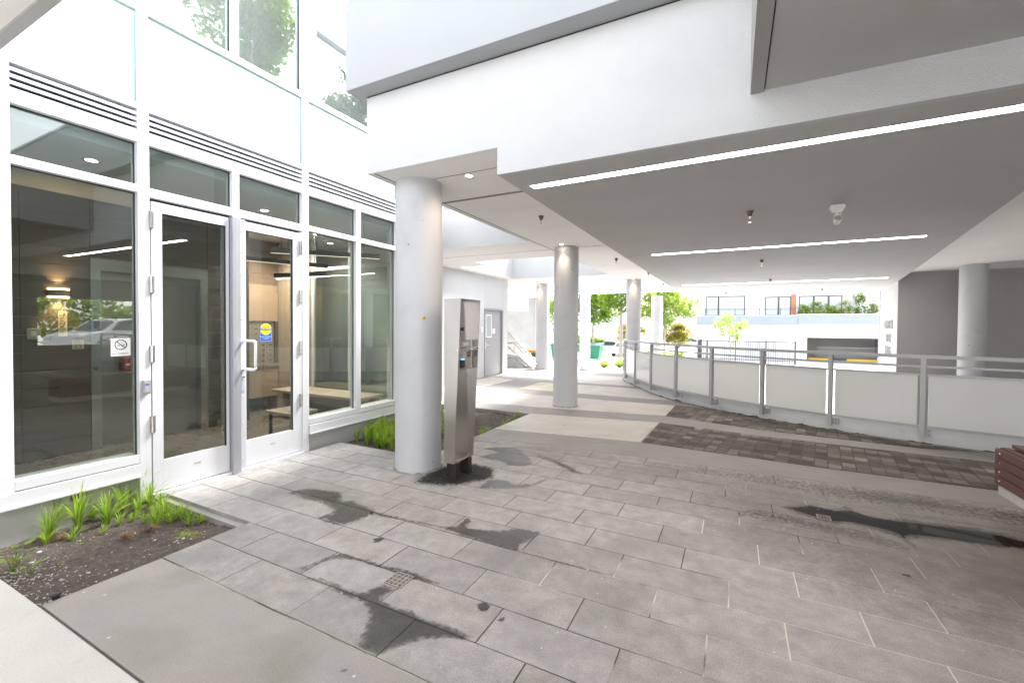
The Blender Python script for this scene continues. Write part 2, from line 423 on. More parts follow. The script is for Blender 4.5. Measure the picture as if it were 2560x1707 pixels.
# ------------------------------------------------------------------ mesh helpers
class MB:
    def __init__(s):
        s.v = []; s.f = []; s.sm = []; s.tint = None
    def add(s, vs, fs, smooth=False):
        o = len(s.v)
        s.v += [tuple(v) for v in vs]
        s.f += [tuple(i + o for i in f) for f in fs]
        s.sm += [smooth] * len(fs)
        return s
    def box(s, x0, x1, y0, y1, z0, z1):
        return s.add([(x0, y0, z0), (x1, y0, z0), (x1, y1, z0), (x0, y1, z0), (x0, y0, z1), (x1, y0, z1), (x1, y1, z1), (x0, y1, z1)],
                     [(0, 3, 2, 1), (4, 5, 6, 7), (0, 1, 5, 4), (1, 2, 6, 5), (2, 3, 7, 6), (3, 0, 4, 7)])
    def prism(s, poly, z0, z1):
        a = sum(poly[i][0] * poly[(i + 1) % len(poly)][1] - poly[(i + 1) % len(poly)][0] * poly[i][1] for i in range(len(poly)))
        if a < 0: poly = poly[::-1]
        n = len(poly)
        vs = [(x, y, z0) for x, y in poly] + [(x, y, z1) for x, y in poly]
        fs = [tuple(range(n - 1, -1, -1)), tuple(range(n, 2 * n))] + [(i, (i + 1) % n, n + (i + 1) % n, n + i) for i in range(n)]
        return s.add(vs, fs)
    def frustum(s, c0, c1, r0, r1, n=24, caps=True, smooth=True):
        c0, c1 = Vector(c0), Vector(c1)
        d = (c1 - c0).normalized()
        a = d.orthogonal().normalized(); b = d.cross(a)
        vs = []
        for c, r in ((c0, r0), (c1, r1)):
            for i in range(n):
                t = 2 * math.pi * i / n
                vs.append(c + a * (r * math.cos(t)) + b * (r * math.sin(t)))
        s.add(vs, [(i, (i + 1) % n, n + (i + 1) % n, n + i) for i in range(n)], smooth)
        if caps:
            s.add(vs[:n], [tuple(range(n - 1, -1, -1))]); s.add(vs[n:], [tuple(range(n))])
        return s
    def tube(s, pts, r, n=10):
        pts = [Vector(p) for p in pts]
        rings = []
        prev = None
        for i, p in enumerate(pts):
            if i == 0: d = pts[1] - p
            elif i == len(pts) - 1: d = p - pts[-2]
            else: d = (pts[i + 1] - p).normalized() + (p - pts[i - 1]).normalized()
            d.normalize()
            a = d.orthogonal().normalized() if prev is None else (prev - d * prev.dot(d)).normalized()
            prev = a
            b = d.cross(a)
            rings.append([p + a * (r * math.cos(2 * math.pi * k / n)) + b * (r * math.sin(2 * math.pi * k / n)) for k in range(n)])
        vs = [v for rg in rings for v in rg]
        fs = []
        for i in range(len(rings) - 1):
            for k in range(n):
                fs.append((i * n + k, i * n + (k + 1) % n, (i + 1) * n + (k + 1) % n, (i + 1) * n + k))
        s.add(vs, fs, True)
        s.add(rings[0], [tuple(range(n - 1, -1, -1))]); s.add(rings[-1], [tuple(range(n))])
        return s
    def lathe(s, c, prof, n=24):
        vs = []
        for r, z in prof:
            for i in range(n):
                t = 2 * math.pi * i / n
                vs.append((c[0] + r * math.cos(t), c[1] + r * math.sin(t), c[2] + z))
        fs = []
        for j in range(len(prof) - 1):
            for i in range(n):
                fs.append((j * n + i, j * n + (i + 1) % n, (j + 1) * n + (i + 1) % n, (j + 1) * n + i))
        return s.add(vs, fs, True)
    def bar(s, p, q, w, h):   # rectangular bar between two points, h vertical
        p, q = Vector(p), Vector(q)
        d = (q - p).normalized()
        sd = Vector((0, 0, 1)).cross(d)
        if sd.length < 1e-4: sd = Vector((1, 0, 0))
        sd.normalize(); u = d.cross(sd)
        vs = []
        for c in (p, q):
            for a, b in ((-1, -1), (1, -1), (1, 1), (-1, 1)):
                vs.append(c + sd * (a * w / 2) + u * (b * h / 2))
        return s.add(vs, [(0, 3, 2, 1), (4, 5, 6, 7), (0, 1, 5, 4), (1, 2, 6, 5), (2, 3, 7, 6), (3, 0, 4, 7)])
    def build(s, name, m, parent=None, bevel=0.0, kind=None, seg=2):
        me = bpy.data.meshes.new(name)
        me.from_pydata(s.v, [], s.f)
        me.polygons.foreach_set('use_smooth', s.sm)
        me.materials.append(MAT[m] if isinstance(m, str) else m)
        if s.tint is not None:
            ca = me.color_attributes.new('tint', 'FLOAT_COLOR', 'CORNER')
            k = 0
            for p in me.polygons:
                t = s.tint[p.index]
                for _ in range(p.loop_total):
                    ca.data[k].color = (*t, 1); k += 1
        me.update()
        o = bpy.data.objects.new(name, me)
        COL.objects.link(o)
        if parent: o.parent = parent
        if bevel:
            b = o.modifiers.new('bevel', 'BEVEL'); b.width = bevel; b.segments = seg; b.limit_method = 'ANGLE'
            b.angle_limit = R(40)
        if kind: o['kind'] = kind
        return o

def tag(o, label, cat, group=None):
    o['label'] = label; o['category'] = cat
    if group: o['group'] = group
    return o
def thing(name, label, cat, group=None, loc=(0, 0, 0)):
    o = bpy.data.objects.new(name, None); COL.objects.link(o)
    o.location = loc
    o.empty_display_size = 0.1
    return tag(o, label, cat, group)
def rebase(root, loc):
    """put the empty at the thing's base while the parts stay where they are"""
    root.location = loc
    for ch in [c for c in bpy.data.objects if c.parent == root]:
        ch.location = Vector(ch.location) - Vector(loc)
def copy_tree(o, parent=None):
    c = o.copy(); COL.objects.link(c)
    if parent: c.parent = parent
    for ch in [k for k in bpy.data.objects if k.parent == o]:
        copy_tree(ch, c)
    return c
def text_mesh(name, body, size, m, parent, origin, xdir, ydir, extrude=0.002, align='CENTER', sx=1.0):
    cu = bpy.data.curves.new(name, 'FONT')
    cu.body = body; cu.size = size; cu.extrude = extrude; cu.align_x = align; cu.align_y = 'CENTER'
    to = bpy.data.objects.new(name, cu); COL.objects.link(to)
    bpy.context.view_layer.update()
    me = bpy.data.meshes.new_from_object(to.evaluated_get(bpy.context.evaluated_depsgraph_get()))
    bpy.data.objects.remove(to)
    xd, yd = Vector(xdir).normalized(), Vector(ydir).normalized()
    zd = xd.cross(yd)
    T = Matrix((xd * sx, yd, zd)).transposed().to_4x4(); T.translation = Vector(origin)
    me.transform(T)
    me.materials.clear(); me.materials.append(MAT[m])
    me.name = name
    o = bpy.data.objects.new(name, me); COL.objects.link(o)
    if parent: o.parent = parent
    return o
def clip(poly, a, b):
    """keep the part of poly left of the line a->b"""
    out = []
    def side(p): return (b[0] - a[0]) * (p[1] - a[1]) - (b[1] - a[1]) * (p[0] - a[0])
    for i in range(len(poly)):
        p, q = poly[i], poly[(i + 1) % len(poly)]
        sp, sq = side(p), side(q)
        if sp >= 0: out.append(p)
        if (sp > 0 and sq < 0) or (sp < 0 and sq > 0):
            t = sp / (sp - sq)
            out.append((p[0] + (q[0] - p[0]) * t, p[1] + (q[1] - p[1]) * t))
    return out
def clip_convex(poly, region):
    for i in range(len(region)):
        if len(poly) < 3: return []
        poly = clip(poly, region[i], region[(i + 1) % len(region)])
    ar = abs(sum(poly[i][0] * poly[(i + 1) % len(poly)][1] - poly[(i + 1) % len(poly)][0] * poly[i][1] for i in range(len(poly)))) / 2 if len(poly) > 2 else 0
    return poly if ar > 2e-5 else []

# ================================================================== GROUND
g = MB(); g.box(-300, 300, -60, 400, -1.7, -1.5); g.build('ground', 'ground', kind='structure')
# curve of the ramp kerb (front face, at floor level)
KERB = [(-2.72, 12.35), (-2.54, 11.46), (-1.96, 10.34), (-1.47, 9.42), (-0.95, 8.75), (-0.33, 8.20), (0.385, 7.72),
        (1.20, 7.31), (2.047, 6.99), (2.93, 6.78), (3.83, 6.66), (4.73, 6.58), (5.63, 6.52), (9.4, 6.40)]
def offs(poly, d):
    out = []
    for i, p in enumerate(poly):
        a = Vector(poly[max(0, i - 1)]); b = Vector(poly[min(len(poly) - 1, i + 1)])
        t = (b - a).normalized(); n = Vector((-t.y, t.x))
        if n.y < 0: n = -n
        out.append((p[0] + n.x * d, p[1] + n.y * d))
    return out
def crom(pts, k=6):
    out = []
    for i in range(len(pts) - 1):
        p0, p1, p2, p3 = [Vector(pts[min(max(j, 0), len(pts) - 1)]) for j in (i - 1, i, i + 1, i + 2)]
        for s_ in range(k):
            t = s_ / k
            out.append(tuple(0.5 * ((2 * p1) + (p2 - p0) * t + (2 * p0 - 5 * p1 + 4 * p2 - p3) * t * t + (3 * p1 - p0 - 3 * p2 + p3) * t ** 3)))
    out.append(tuple(pts[-1]))
    return out
KC = crom(KERB)
KIN = offs(KC, 0.02)

# base under everything (top at -0.08), leaving the plaza a raised deck
base = MB()
base.prism([(-12, -8), (9.4, -8)] + [(9.4, 6.42)] + [p for p in reversed(KIN)][1:] + [(-2.75, 13.2), (-12, 13.2)], -1.62, -0.08)
base.build('plaza_deck', 'walk', kind='structure')
# fall of the pavement towards the street
sl = MB()
sl.add([(-12, 13.2, 0.0), (-2.73, 13.2, 0.0), (-2.2, 28, -1.494), (-14, 28, -1.494), (-12, 13.2, -1.6), (-2.73, 13.2, -1.6), (-2.2, 28, -1.6), (-14, 28, -1.6)],
       [(0, 1, 2, 3), (4, 7, 6, 5), (0, 4, 5, 1), (1, 5, 6, 2), (2, 6, 7, 3), (3, 7, 4, 0)])
sl.build('sloping_pavement', 'ground2', kind='structure')

# ---- grey concrete paving fields (top z = 0)
def field(name, polys, m, z1=0.0, z0=-0.08):
    b_ = MB()
    for p in polys: b_.prism(p, z0, z1)
    return b_.build(name, m, kind='structure')
band1_lo = [(-2.9, 4.70), (-1.05, 4.79), (1.9, 4.84), (9.4, 4.95)]
band1_hi = [(-2.9, 5.152), (-0.987, 5.40), (0.78, 5.28), (2.04, 5.26), (9.4, 5.15)]
kerbpart = [p for p in KC if p[1] < 12.3]
field('concrete_walk', [
    band1_lo + band1_hi[::-1],
    [(-2.9, 5.155), (-0.99, 5.403), (0.78, 5.283), (2.04, 5.263), (9.4, 5.153)] + [(9.4, 6.39)] + [p for p in reversed(KC) if p[0] < 9.3 and p[1] < 12.3] + [(-2.72, 13.2), (-2.9, 13.2)],
    [(-6.1, 6.37), (-2.903, 6.33), (-2.903, 13.2), (-12, 13.2), (-12, 6.37)],
], 'walk')
# pale panels laid 5 mm proud
def panel(name, polys, m, z=0.005): return field(name, polys, m, z, -0.002)
panel('concrete_panel', [
    [(-2.893, 5.16), (-0.99, 5.405), (-0.955, 6.65), (-2.884, 6.335)],
    [(-4.13, 6.82), (-2.73, 6.93), (-0.945, 7.21), (-0.915, 8.22), (-3.2, 8.15), (-4.23, 8.10)],
    [(-3.42, 8.72), (-1.03, 8.74), (-1.45, 9.36), (-1.82, 10.06), (-3.38, 10.05)],
    [(-4.2, 10.42), (-2.06, 10.42), (-2.55, 11.4), (-2.74, 12.2), (-4.2, 12.2)],
    [(-6.0, 7.2), (-5.12, 7.2), (-5.12, 8.72), (-6.0, 8.6)],
    [(-6.0, 8.95), (-5.10, 8.85), (-5.12, 10.2), (-5.9, 10.35)],
    [(-5.98, 10.90), (-5.13, 10.76), (-5.2, 12.25), (-6.4, 12.4)],
], 'slab_light')
panel('stained_concrete_panel', [[(-4.26, 8.75), (-3.424, 8.722), (-3.384, 10.045), (-4.29, 9.99)]], 'slab_yellow')
# foreground slabs
field('smooth_concrete_slab', [[(-3.045, 0.85), (9.4, 0.83), (9.4, 1.352), (-3.03, 1.352)]], 'slab')
field('slab_joint', [[(-3.03, 1.351), (9.4, 1.351), (9.4, 1.361), (-3.03, 1.361)]], 'mortar', -0.002)
field('slab_joint', [[(-3.05, 0.836), (9.4, 0.821), (9.4, 0.832), (-3.05, 0.852)]], 'walk', -0.012)
field('pale_concrete_walk', [[(-3.525, 0.835), (-4.4, 0.80), (-4.4, -8), (9.4, -8), (9.4, 0.822), (-3.05, 0.838)]], 'slab2')

# ---- basalt pavers
ROW = 0.2645; W = 0.578; G_ = 0.0062
offx = [-1.33, -1.0, -1.245, -1.5, -1.16, -1.41, -1.0, -1.33, -1.1, -1.45, -1.2, -1.04, -1.38, -1.2]
regions = [
    [(-4.17, 1.895), (-3.04, 1.895), (-3.04, 3.69), (-4.17, 3.69)],
    [(-3.04, 1.36), (-2.9, 1.36), (-2.9, 3.69), (-3.04, 3.69)],
    [(-2.9, 1.36), (9.4, 1.36), (9.4, 4.94), (1.9, 4.834), (-1.05, 4.784), (-2.9, 4.694)],
]
stone = MB(); stone.tint = []
for k in range(14):
    y0 = 1.36 + k * ROW; y1 = y0 + ROW
    nx = int((-4.3 - offx[k]) / W) - 1
    x = offx[k] + nx * W
    while x < 9.4:
        t = 1 + random.uniform(-0.10, 0.09); w_ = random.uniform(-0.012, 0.012)
        zt = random.uniform(-0.0012, 0.0012)
        for rg in regions:
            p = clip_convex([(x + G_ / 2, y0 + G_ / 2), (x + W - G_ / 2, y0 + G_ / 2), (x + W - G_ / 2, y1 - G_ / 2), (x + G_ / 2, y1 - G_ / 2)], rg)
            if p:
                n0 = len(stone.f); stone.prism(p, -0.078, zt)
                stone.tint += [(t + w_, t, t - w_)] * (len(stone.f) - n0)
        x += W
stone.build('stone_paving', 'stone', kind='structure')
gr = MB()
for rg in ([(-4.168, 1.897), (-3.0402, 1.897), (-3.0402, 3.688), (-4.168, 3.688)],
           [(-3.038, 1.3622), (-2.9002, 1.3622), (-2.9002, 3.688), (-3.038, 3.688)],
           [(-2.898, 1.3622), (9.398, 1.3622), (9.398, 4.937), (1.9, 4.831), (-1.05, 4.781), (-2.898, 4.691)]): gr.prism(rg, -0.076, -0.0018)
gr.build('paving_grout', 'grout', kind='structure')

# ---- brown block paving (stack bond, turned 8.6 degrees)
bk = MB(); bk.tint = []; bg2 = MB()
bregs = [
    [(-0.975, 5.412), (0.78, 5.292), (2.04, 5.272), (9.4, 5.165), (9.4, 5.95), (2.1, 6.36), (0.33, 6.45), (-0.94, 6.648)],
    [(-0.935, 7.215), (0.34, 6.86), (1.2, 6.78), (2.0, 6.72), (2.55, 6.83), (2.047, 6.965), (1.20, 7.285), (0.385, 7.695), (-0.33, 8.175), (-0.905, 8.26)],
]
a8 = R(8.6); ux, uy = (math.cos(a8), -math.sin(a8)), (math.sin(a8), math.cos(a8))
def bclip(poly, reg):
    # region may be slightly concave: clip by inside test of centre, then by convex hull edges that matter
    return poly
def inside(p, poly):
    c = False
    for i in range(len(poly)):
        (x1, y1), (x2, y2) = poly[i], poly[(i + 1) % len(poly)]
        if (y1 > p[1]) != (y2 > p[1]) and p[0] < (x2 - x1) * (p[1] - y1) / (y2 - y1) + x1: c = not c
    return c
from mathutils.geometry import convex_hull_2d
subregs = []
r0, r1 = bregs
for rg in ([r0[0], r0[1], r0[6], r0[7]], [r0[1], r0[2], r0[5], r0[6]], [r0[2], r0[3], r0[4], r0[5]],
           [r1[0], r1[1], r1[8], r1[9]], [r1[1], r1[2], r1[7], r1[8]], [r1[2], r1[3], r1[6], r1[7]], [r1[3], r1[4], r1[5], r1[6]]):
    a = sum(rg[i][0] * rg[(i + 1) % 4][1] - rg[(i + 1) % 4][0] * rg[i][1] for i in range(4))
    subregs.append(rg if a > 0 else rg[::-1])
BX, BY, BG = 0.115, 0.15, 0.010
for i in range(-30, 120):
    for j in range(-10, 22):
        sh = 0
        px, py = -1 + i * BX * ux[0] + j * BY * uy[0], 5.3 + i * BX * ux[1] + j * BY * uy[1]
        q = [(px + a * ux[0] + b * uy[0], py + a * ux[1] + b * uy[1]) for a, b in ((BG / 2, BG / 2), (BX - BG / 2, BG / 2), (BX - BG / 2, BY - BG / 2), (BG / 2, BY - BG / 2))]
        wetn = noise.noise(Vector((px * 1.3, (py - 5.3 + 0.1 * px) * 6.2, 0)))
        t = (0.72 + random.uniform(-0.22, 0.3)) * (0.75 if wetn > 0.05 else 1.35)
        if random.random() < 0.12: t *= 1.5
        for rg in subregs:
            p = clip_convex(q, rg)
            if p:
                n0 = len(bk.f); bk.prism(p, -0.002, 0.007 + random.uniform(-0.0015, 0.0015))
                bk.tint += [(t, t * 0.985, t * 0.965)] * (len(bk.f) - n0)
bk.build('block_paving', 'brick', kind='structure')
for rg in subregs: bg2.prism(rg, -0.0018, 0.003)
bg2.build('block_paving_joints', mat('block_joint_sand', (0.085, 0.07, 0.055), 0.9, var=0.8, vscale=1.5), kind='structure')

# ---- planting soil
def soil(name, poly, zb=-0.055):
    xs = [p[0] for p in poly]; ys = [p[1] for p in poly]
    b_ = MB(); st = 0.022
    nx = int((max(xs) - min(xs)) / st) + 1; ny = int((max(ys) - min(ys)) / st) + 1
    idx = {}
    vs, fs = [], []
    def vid(i, j):
        if (i, j) not in idx:
            x, y = min(xs) + i * st, min(ys) + j * st
            z = zb + 0.028 * noise.noise(Vector((x * 3, y * 3, 1))) + 0.014 * noise.noise(Vector((x * 14, y * 14, 5))) + 0.008 * noise.noise(Vector((x * 45, y * 45, 9)))
            idx[(i, j)] = len(vs); vs.append((x, y, min(z, -0.012)))
        return idx[(i, j)]
    for i in range(nx):
        for j in range(ny):
            c = (min(xs) + (i + .5) * st, min(ys) + (j + .5) * st)
            if inside(c, poly):
                fs.append((vid(i, j), vid(i + 1, j), vid(i + 1, j + 1), vid(i, j + 1)))
    b_.add(vs, fs, True)
    return b_.build(name, 'soil', kind='structure')
def soil_z(x, y, zb=-0.055):
    return zb + 0.028 * noise.noise(Vector((x * 3, y * 3, 1))) + 0.014 * noise.noise(Vector((x * 14, y * 14, 5)))
P1 = [(-4.42, 0.80), (-3.50, 0.82), (-3.03, 0.84), (-3.02, 1.40), (-3.02, 1.91), (-4.42, 1.91)]
P2 = [(-4.42, 3.67), (-2.88, 3.67), (-2.88, 6.36), (-4.42, 6.40)]
soil('soil', P1)
soil('soil', P2)

b_ = MB(); b_.box(-4.15, -3.05, 1.84, 1.8945, -0.10, -0.026); b_.box(-4.10, -2.91, 3.692, 3.73, -0.10, -0.035); b_.build('planter_ledge', 'walk', kind='structure')
# ---- damp patches and puddles
def wet(name, poly, m, z, amp=0.02, step=0.02, inner=0.07):
    # irregular outline plus an inset ring that carries the distance to the edge
    out = []
    n = len(poly)
    sm = crom(list(poly) + [poly[0]], 5)[:-1]
    for i in range(len(sm)):
        p, q = Vector(sm[i]), Vector(sm[(i + 1) % len(sm)])
        k = max(1, int((q - p).length / step))
        for s_ in range(k):
            c = p.lerp(q, s_ / k)
            d = Vector((noise.noise(Vector((c.x * 9, c.y * 9, 2))) + .5 * noise.noise(Vector((c.x * 31, c.y * 31, 2))),
                        noise.noise(Vector((c.x * 9, c.y * 9, 7))) + .5 * noise.noise(Vector((c.x * 31, c.y * 31, 7))))) * amp
            out.append(c + d)
    xs = [p.x for p in out]; ys = [p.y for p in out]
    st = 0.014 if inner < 0.5 else 0.04
    op = [(p.x, p.y) for p in out]
    vs, fs, idx = [], [], {}
    def dist(x, y):
        return min(math.hypot(x - a, y - b) for a, b in op[::2])
    for i in range(int((max(xs) - min(xs)) / st) + 1):
        for j in range(int((max(ys) - min(ys)) / st) + 1):
            c = (min(xs) + (i + .5) * st, min(ys) + (j + .5) * st)
            if inside(c, op):
                f = []
                for a, b in ((i, j), (i + 1, j), (i + 1, j + 1), (i, j + 1)):
                    if (a, b) not in idx:
                        idx[(a, b)] = len(vs); vs.append((min(xs) + a * st, min(ys) + b * st, z))
                    f.append(idx[(a, b)])
                fs.append(tuple(f))
    me = bpy.data.meshes.new(name); me.from_pydata(vs, [], fs)
    at = me.attributes.new('wet', 'FLOAT', 'POINT')
    for i, v in enumerate(vs):
        d = dist(v[0], v[1]) if inside((v[0], v[1]), op) else 0
        at.data[i].value = min(1.0, d / inner) * 0.6
    me.materials.append(MAT[m])
    o = bpy.data.objects.new(name, me); COL.objects.link(o); o['kind'] = 'structure'
    return o
wet('damp_patch', [(-3.30, 2.37), (-3.24, 2.51), (-3.05, 2.57), (-2.9, 2.58), (-2.78, 2.47), (-2.65, 2.50), (-2.36, 2.42), (-2.43, 2.15), (-2.68, 2.16), (-2.67, 2.27), (-2.88, 2.35), (-3.08, 2.33)], 'wet', 0.0022, 0.018)
wet('damp_patch', [(-2.21, 1.655), (-2.14, 1.88), (-1.98, 1.90), (-1.70, 1.93), (-1.40, 1.91), (-1.56, 1.87), (-1.66, 1.88), (-1.86, 1.87), (-2.03, 1.86), (-2.12, 1.80), (-2.15, 1.68), (-2.0, 1.66)], 'wet', 0.0022, 0.012, inner=0.045)
wet('damp_patch', [(-2.16, 1.60), (-2.0, 1.655), (-1.85, 1.65), (-1.72, 1.66), (-1.67, 1.76), (-1.58, 1.76), (-1.57, 1.66), (-1.36, 1.66), (-1.03, 1.645), (-1.20, 1.54), (-1.33, 1.37), (-1.45, 1.38), (-1.52, 1.50), (-1.62, 1.585), (-1.8, 1.60)], 'wet', 0.0022, 0.014, inner=0.05)
wet('damp_patch', [(-2.46, 2.36), (-2.42, 2.42), (-2.08, 2.45), (-1.75, 2.49), (-1.72, 2.66), (-1.66, 2.63), (-1.62, 2.54), (-1.42, 2.60), (-1.32, 2.69), (-1.14, 2.70), (-1.18, 2.43), (-0.9, 2.43), (-0.72, 2.435), (-0.9, 2.41), (-1.48, 2.41), (-1.76, 2.44), (-2.08, 2.41)], 'wet', 0.0022, 0.014, inner=0.05)
wet('damp_patch', [(-2.42, 3.98), (-2.33, 4.22), (-2.53, 4.27), (-2.40, 4.42), (-2.2, 4.48), (-2.02, 4.30), (-1.80, 4.02), (-1.98, 3.86), (-2.12, 3.93), (-2.25, 3.92)], 'wet', 0.0022, 0.03, inner=0.06)
wet('damp_patch', [(-2.02, 4.46), (-1.8, 4.35), (-1.5, 4.20), (-1.25, 3.98), (-1.35, 3.95), (-1.6, 4.12), (-1.9, 4.30)], 'wet', 0.0022, 0.02, inner=0.10)
wet('damp_patch', [(-1.94, 3.20), (-1.97, 3.42), (-1.82, 3.47), (-1.63, 3.46), (-1.52, 3.70), (-1.50, 3.60), (-1.60, 3.38), (-1.80, 3.26)], 'wet', 0.0022, 0.02, inner=0.05)
PUD = [(0.40, 3.98), (0.58, 4.10), (0.72, 4.07), (0.83, 4.15), (0.92, 4.06), (1.14, 4.09), (1.34, 4.11), (1.54, 4.13), (1.75, 4.06), (1.70, 3.96), (1.47, 3.92), (1.22, 3.89), (1.07, 3.84), (1.045, 3.70), (1.01, 3.84), (0.79, 3.90), (0.66, 3.86), (0.54, 3.90)]
wet('damp_patch', [(x * 1.0 + (x - 1.05) * 0.07, y + (y - 3.99) * 0.55) for x, y in PUD], 'wet', 0.0022, 0.03, inner=0.12)
wet('puddle', PUD, 'puddle', 0.0034, 0.02, inner=0.02)
wet('damp_patch', [(0.02, 3.66), (0.12, 3.78), (0.28, 3.84), (0.9, 3.74), (1.0, 3.56), (0.7, 3.60), (0.35, 3.64), (0.15, 3.64)], 'wet', 0.0022, 0.02, inner=0.30)
wet('damp_patch', [(-0.6, 3.9), (0.3, 2.9), (1.2, 2.5), (2.6, 2.6), (3.4, 3.2), (3.3, 4.75), (1.9, 4.79), (0.1, 4.76), (-0.8, 4.6)], 'damp', 0.0017, 0.06, step=.05, inner=0.8)
wet('damp_patch', [(-0.9, 4.62), (0.1, 4.52), (1.0, 4.40), (2.4, 4.45), (2.5, 4.80), (0.1, 4.78)], 'wet', 0.0022, 0.04, inner=0.55)
for sx_, sy_, sr in ((-2.046, 2.111, .035), (-1.092, 1.855, .032), (-0.973, 1.811, .018), (-1.387, 1.246, .014), (0.9, 3.2, .02), (1.45, 3.35, .03), (-0.35, 5.9, .03), (-2.1, 5.8, .02)):
    wet('damp_patch', [(sx_ + sr * math.cos(a) * random.uniform(.8, 1.3), sy_ + sr * math.sin(a) * random.uniform(.8, 1.3)) for a in [i * math.pi / 4 for i in range(8)]], 'wet', 0.0072 if sy_ > 5 else 0.0024, 0.012, inner=0.012)
wet('rust_stain', [(-2.56, 3.05), (-2.60, 3.45), (-2.38, 3.75), (-2.1, 3.72), (-1.95, 3.5), (-2.1, 3.2), (-2.3, 3.05)], 'rust_stain', 0.0028, 0.03, inner=0.14)

# ================================================================== COLUMNS
def column(x, y, r, h, label, z0=0.0, ring=True):
    t = thing('concrete_column', label, 'column', 'round columns under the building', (x, y, z0))
    b_ = MB(); n = 72
    b_.frustum((0, 0, -0.07), (0, 0, h - z0), r, r, n)
    b_.build('shaft', 'column', t)
    c_ = MB()
    prof = [(r + 0.014, 0.0015), (r + 0.010, 0.004), (r + 0.004, 0.009), (r + 0.0012, 0.014)]
    c_.lathe((0, 0, 0), prof, 96)
    for i in range(len(c_.v)):
        vx, vy, vz = c_.v[i]; q = 1 + .02 * noise.noise(Vector((vx * 16 + x, vy * 26 + y, 2))); w2 = max(.2, 1 + 1.3 * noise.noise(Vector((vx * 18 + x, vy * 18, 4))))
        c_.v[i] = (vx * (1 + (q - 1) * (1 if vz < .02 else .1)), vy * (1 + (q - 1) * (1 if vz < .02 else .1)), vz * w2)
    c_.build('base_grout', mat('column_base_grout', (0.22, 0.21, 0.195), 0.9, var=0.5, vscale=30), t)
    return t
column(-2.77, 3.41, 0.223, 2.787, 'nearest round grey column with a yellow disc, beside the steel intercom post')
column(-2.64, 7.28, 0.214, 2.787, 'round grey column on the pale concrete panel with a warm light scallop, second in the row')
column(-2.63, 13.05, 0.214, 2.787, 'round grey column behind the far end of the curved railing', z0=0.0)
column(-5.59, 13.18, 0.214, 2.787, 'round grey column standing just in front of the stair handrails')
column(-5.46, 17.35, 0.214, 2.80, 'distant round column in front of the green dumpster', z0=-0.36)
column(-2.62, 17.35, 0.214, 2.60, 'distant round column seen above the railing before the leafy tree', z0=-0.42)
column(4.60, 12.90, 0.225, 2.787, 'round grey column before the dark grey wall beyond the railing', z0=-1.48)
disc = thing('survey_disc', 'small yellow round marker fixed on the nearest column', 'marker')
dx_, dy_ = -2.77 + 0.225 * math.cos(R(-38)), 3.41 + 0.225 * math.sin(R(-38))
dn = Vector((math.cos(R(-38)), math.sin(R(-38)), 0))
b_ = MB(); b_.frustum(Vector((dx_, dy_, 1.47)) - dn * 0.001, Vector((dx_, dy_, 1.47)) + dn * 0.004, 0.017, 0.016, 24); b_.build('rim', mat('disc_yellow', (0.6, 0.42, 0.05), 0.4), disc)
b_ = MB(); b_.frustum(Vector((dx_, dy_, 1.47)) + dn * 0.003, Vector((dx_, dy_, 1.47)) + dn * 0.007, 0.006, 0.005, 12); b_.build('screw', 'ink', disc)

# ================================================================== OVERHEAD BUILDING
bld = thing('overhead_building', 'white stuccoed upper storey carried on round columns over the walkway', 'building')
ZC, ZU, ZS = 2.787, 3.488, 2.576
XL, YF, YE = -2.99, 2.982, 18.0
# structural mass
b_ = MB()
b_.box(XL, 9.5, YF + 0.004, YE, ZC + 0.004, ZU)
b_.box(-4.9, XL - 0.002, 6.50, 8.07, ZC + 0.004, ZU)
b_.box(-8.3, -4.902, 5.80, 8.07, ZC + 0.004, ZU)
b_.box(-8.3, -5.02, 8.072, 8.66, ZC + 0.004, ZU)
b_.box(-8.3, -5.80, 8.662, 11.448, ZC + 0.004, ZU)
b_.box(-8.3, XL - 0.002, 11.45, 13.10, ZC + 0.004, ZU)
b_.box(-8.3, -6.0, 13.102, 17.45, ZC + 0.004, ZU)
b_.box(-8.3, XL - 0.002, 17.452, YE, ZC + 0.004, ZU)
b_.box(-12, -8.302, 11.0, 21, ZC + 0.004, ZU)
b_.build('floor_structure', 'stucco', bld)
# ceiling lining (thin sheet below the structure)
b_ = MB(); zc0 = ZC - 0.001
b_.box(XL, -1.66, YF + 0.004, YE, zc0, ZC + 0.003)
b_.prism([(1.78, YF + 0.004), (9.5, YF + 0.004), (9.5, YE), (4.1, YE), (4.0, 17.2), (3.6, 13.9), (2.18, 5.29)], zc0, ZC + 0.003)
b_.box(-4.9, XL - 0.002, 6.50, 8.07, zc0, ZC + 0.003)
b_.box(-8.3, -4.902, 5.80, 8.07, zc0, ZC + 0.003)
b_.box(-8.3, -5.02, 8.072, 8.66, zc0, ZC + 0.003)
b_.box(-8.3, -5.80, 8.662, 11.448, zc0, ZC + 0.003)
b_.box(-8.3, XL - 0.002, 11.45, 13.10, zc0, ZC + 0.003)
b_.box(-8.3, -6.0, 13.102, 17.45, zc0, ZC + 0.003)
b_.box(-8.3, XL - 0.002, 17.452, YE, zc0, ZC + 0.003)
b_.box(-12, -8.302, 11.0, 21, zc0, ZC + 0.003)
b_.build('ceiling', 'ceiling', bld)
# control joints in the ceiling
for bx_ in ((XL + .01, -1.66, 3.348, 3.356, ZC - 0.004, ZC), (XL + .01, -1.66, 4.030, 4.075, ZC - 0.004, ZC), (-2.955, -2.94, 3.0, 8.05, ZC - 0.004, ZC), (-6.0, -1.66, 7.33, 7.337, ZC - 0.004, ZC), (-2.93, -1.66, 12.74, 12.75, ZC - 0.004, ZC)):
    b_ = MB(); b_.box(*bx_); b_.build('ceiling_joint', 'joint', bld)
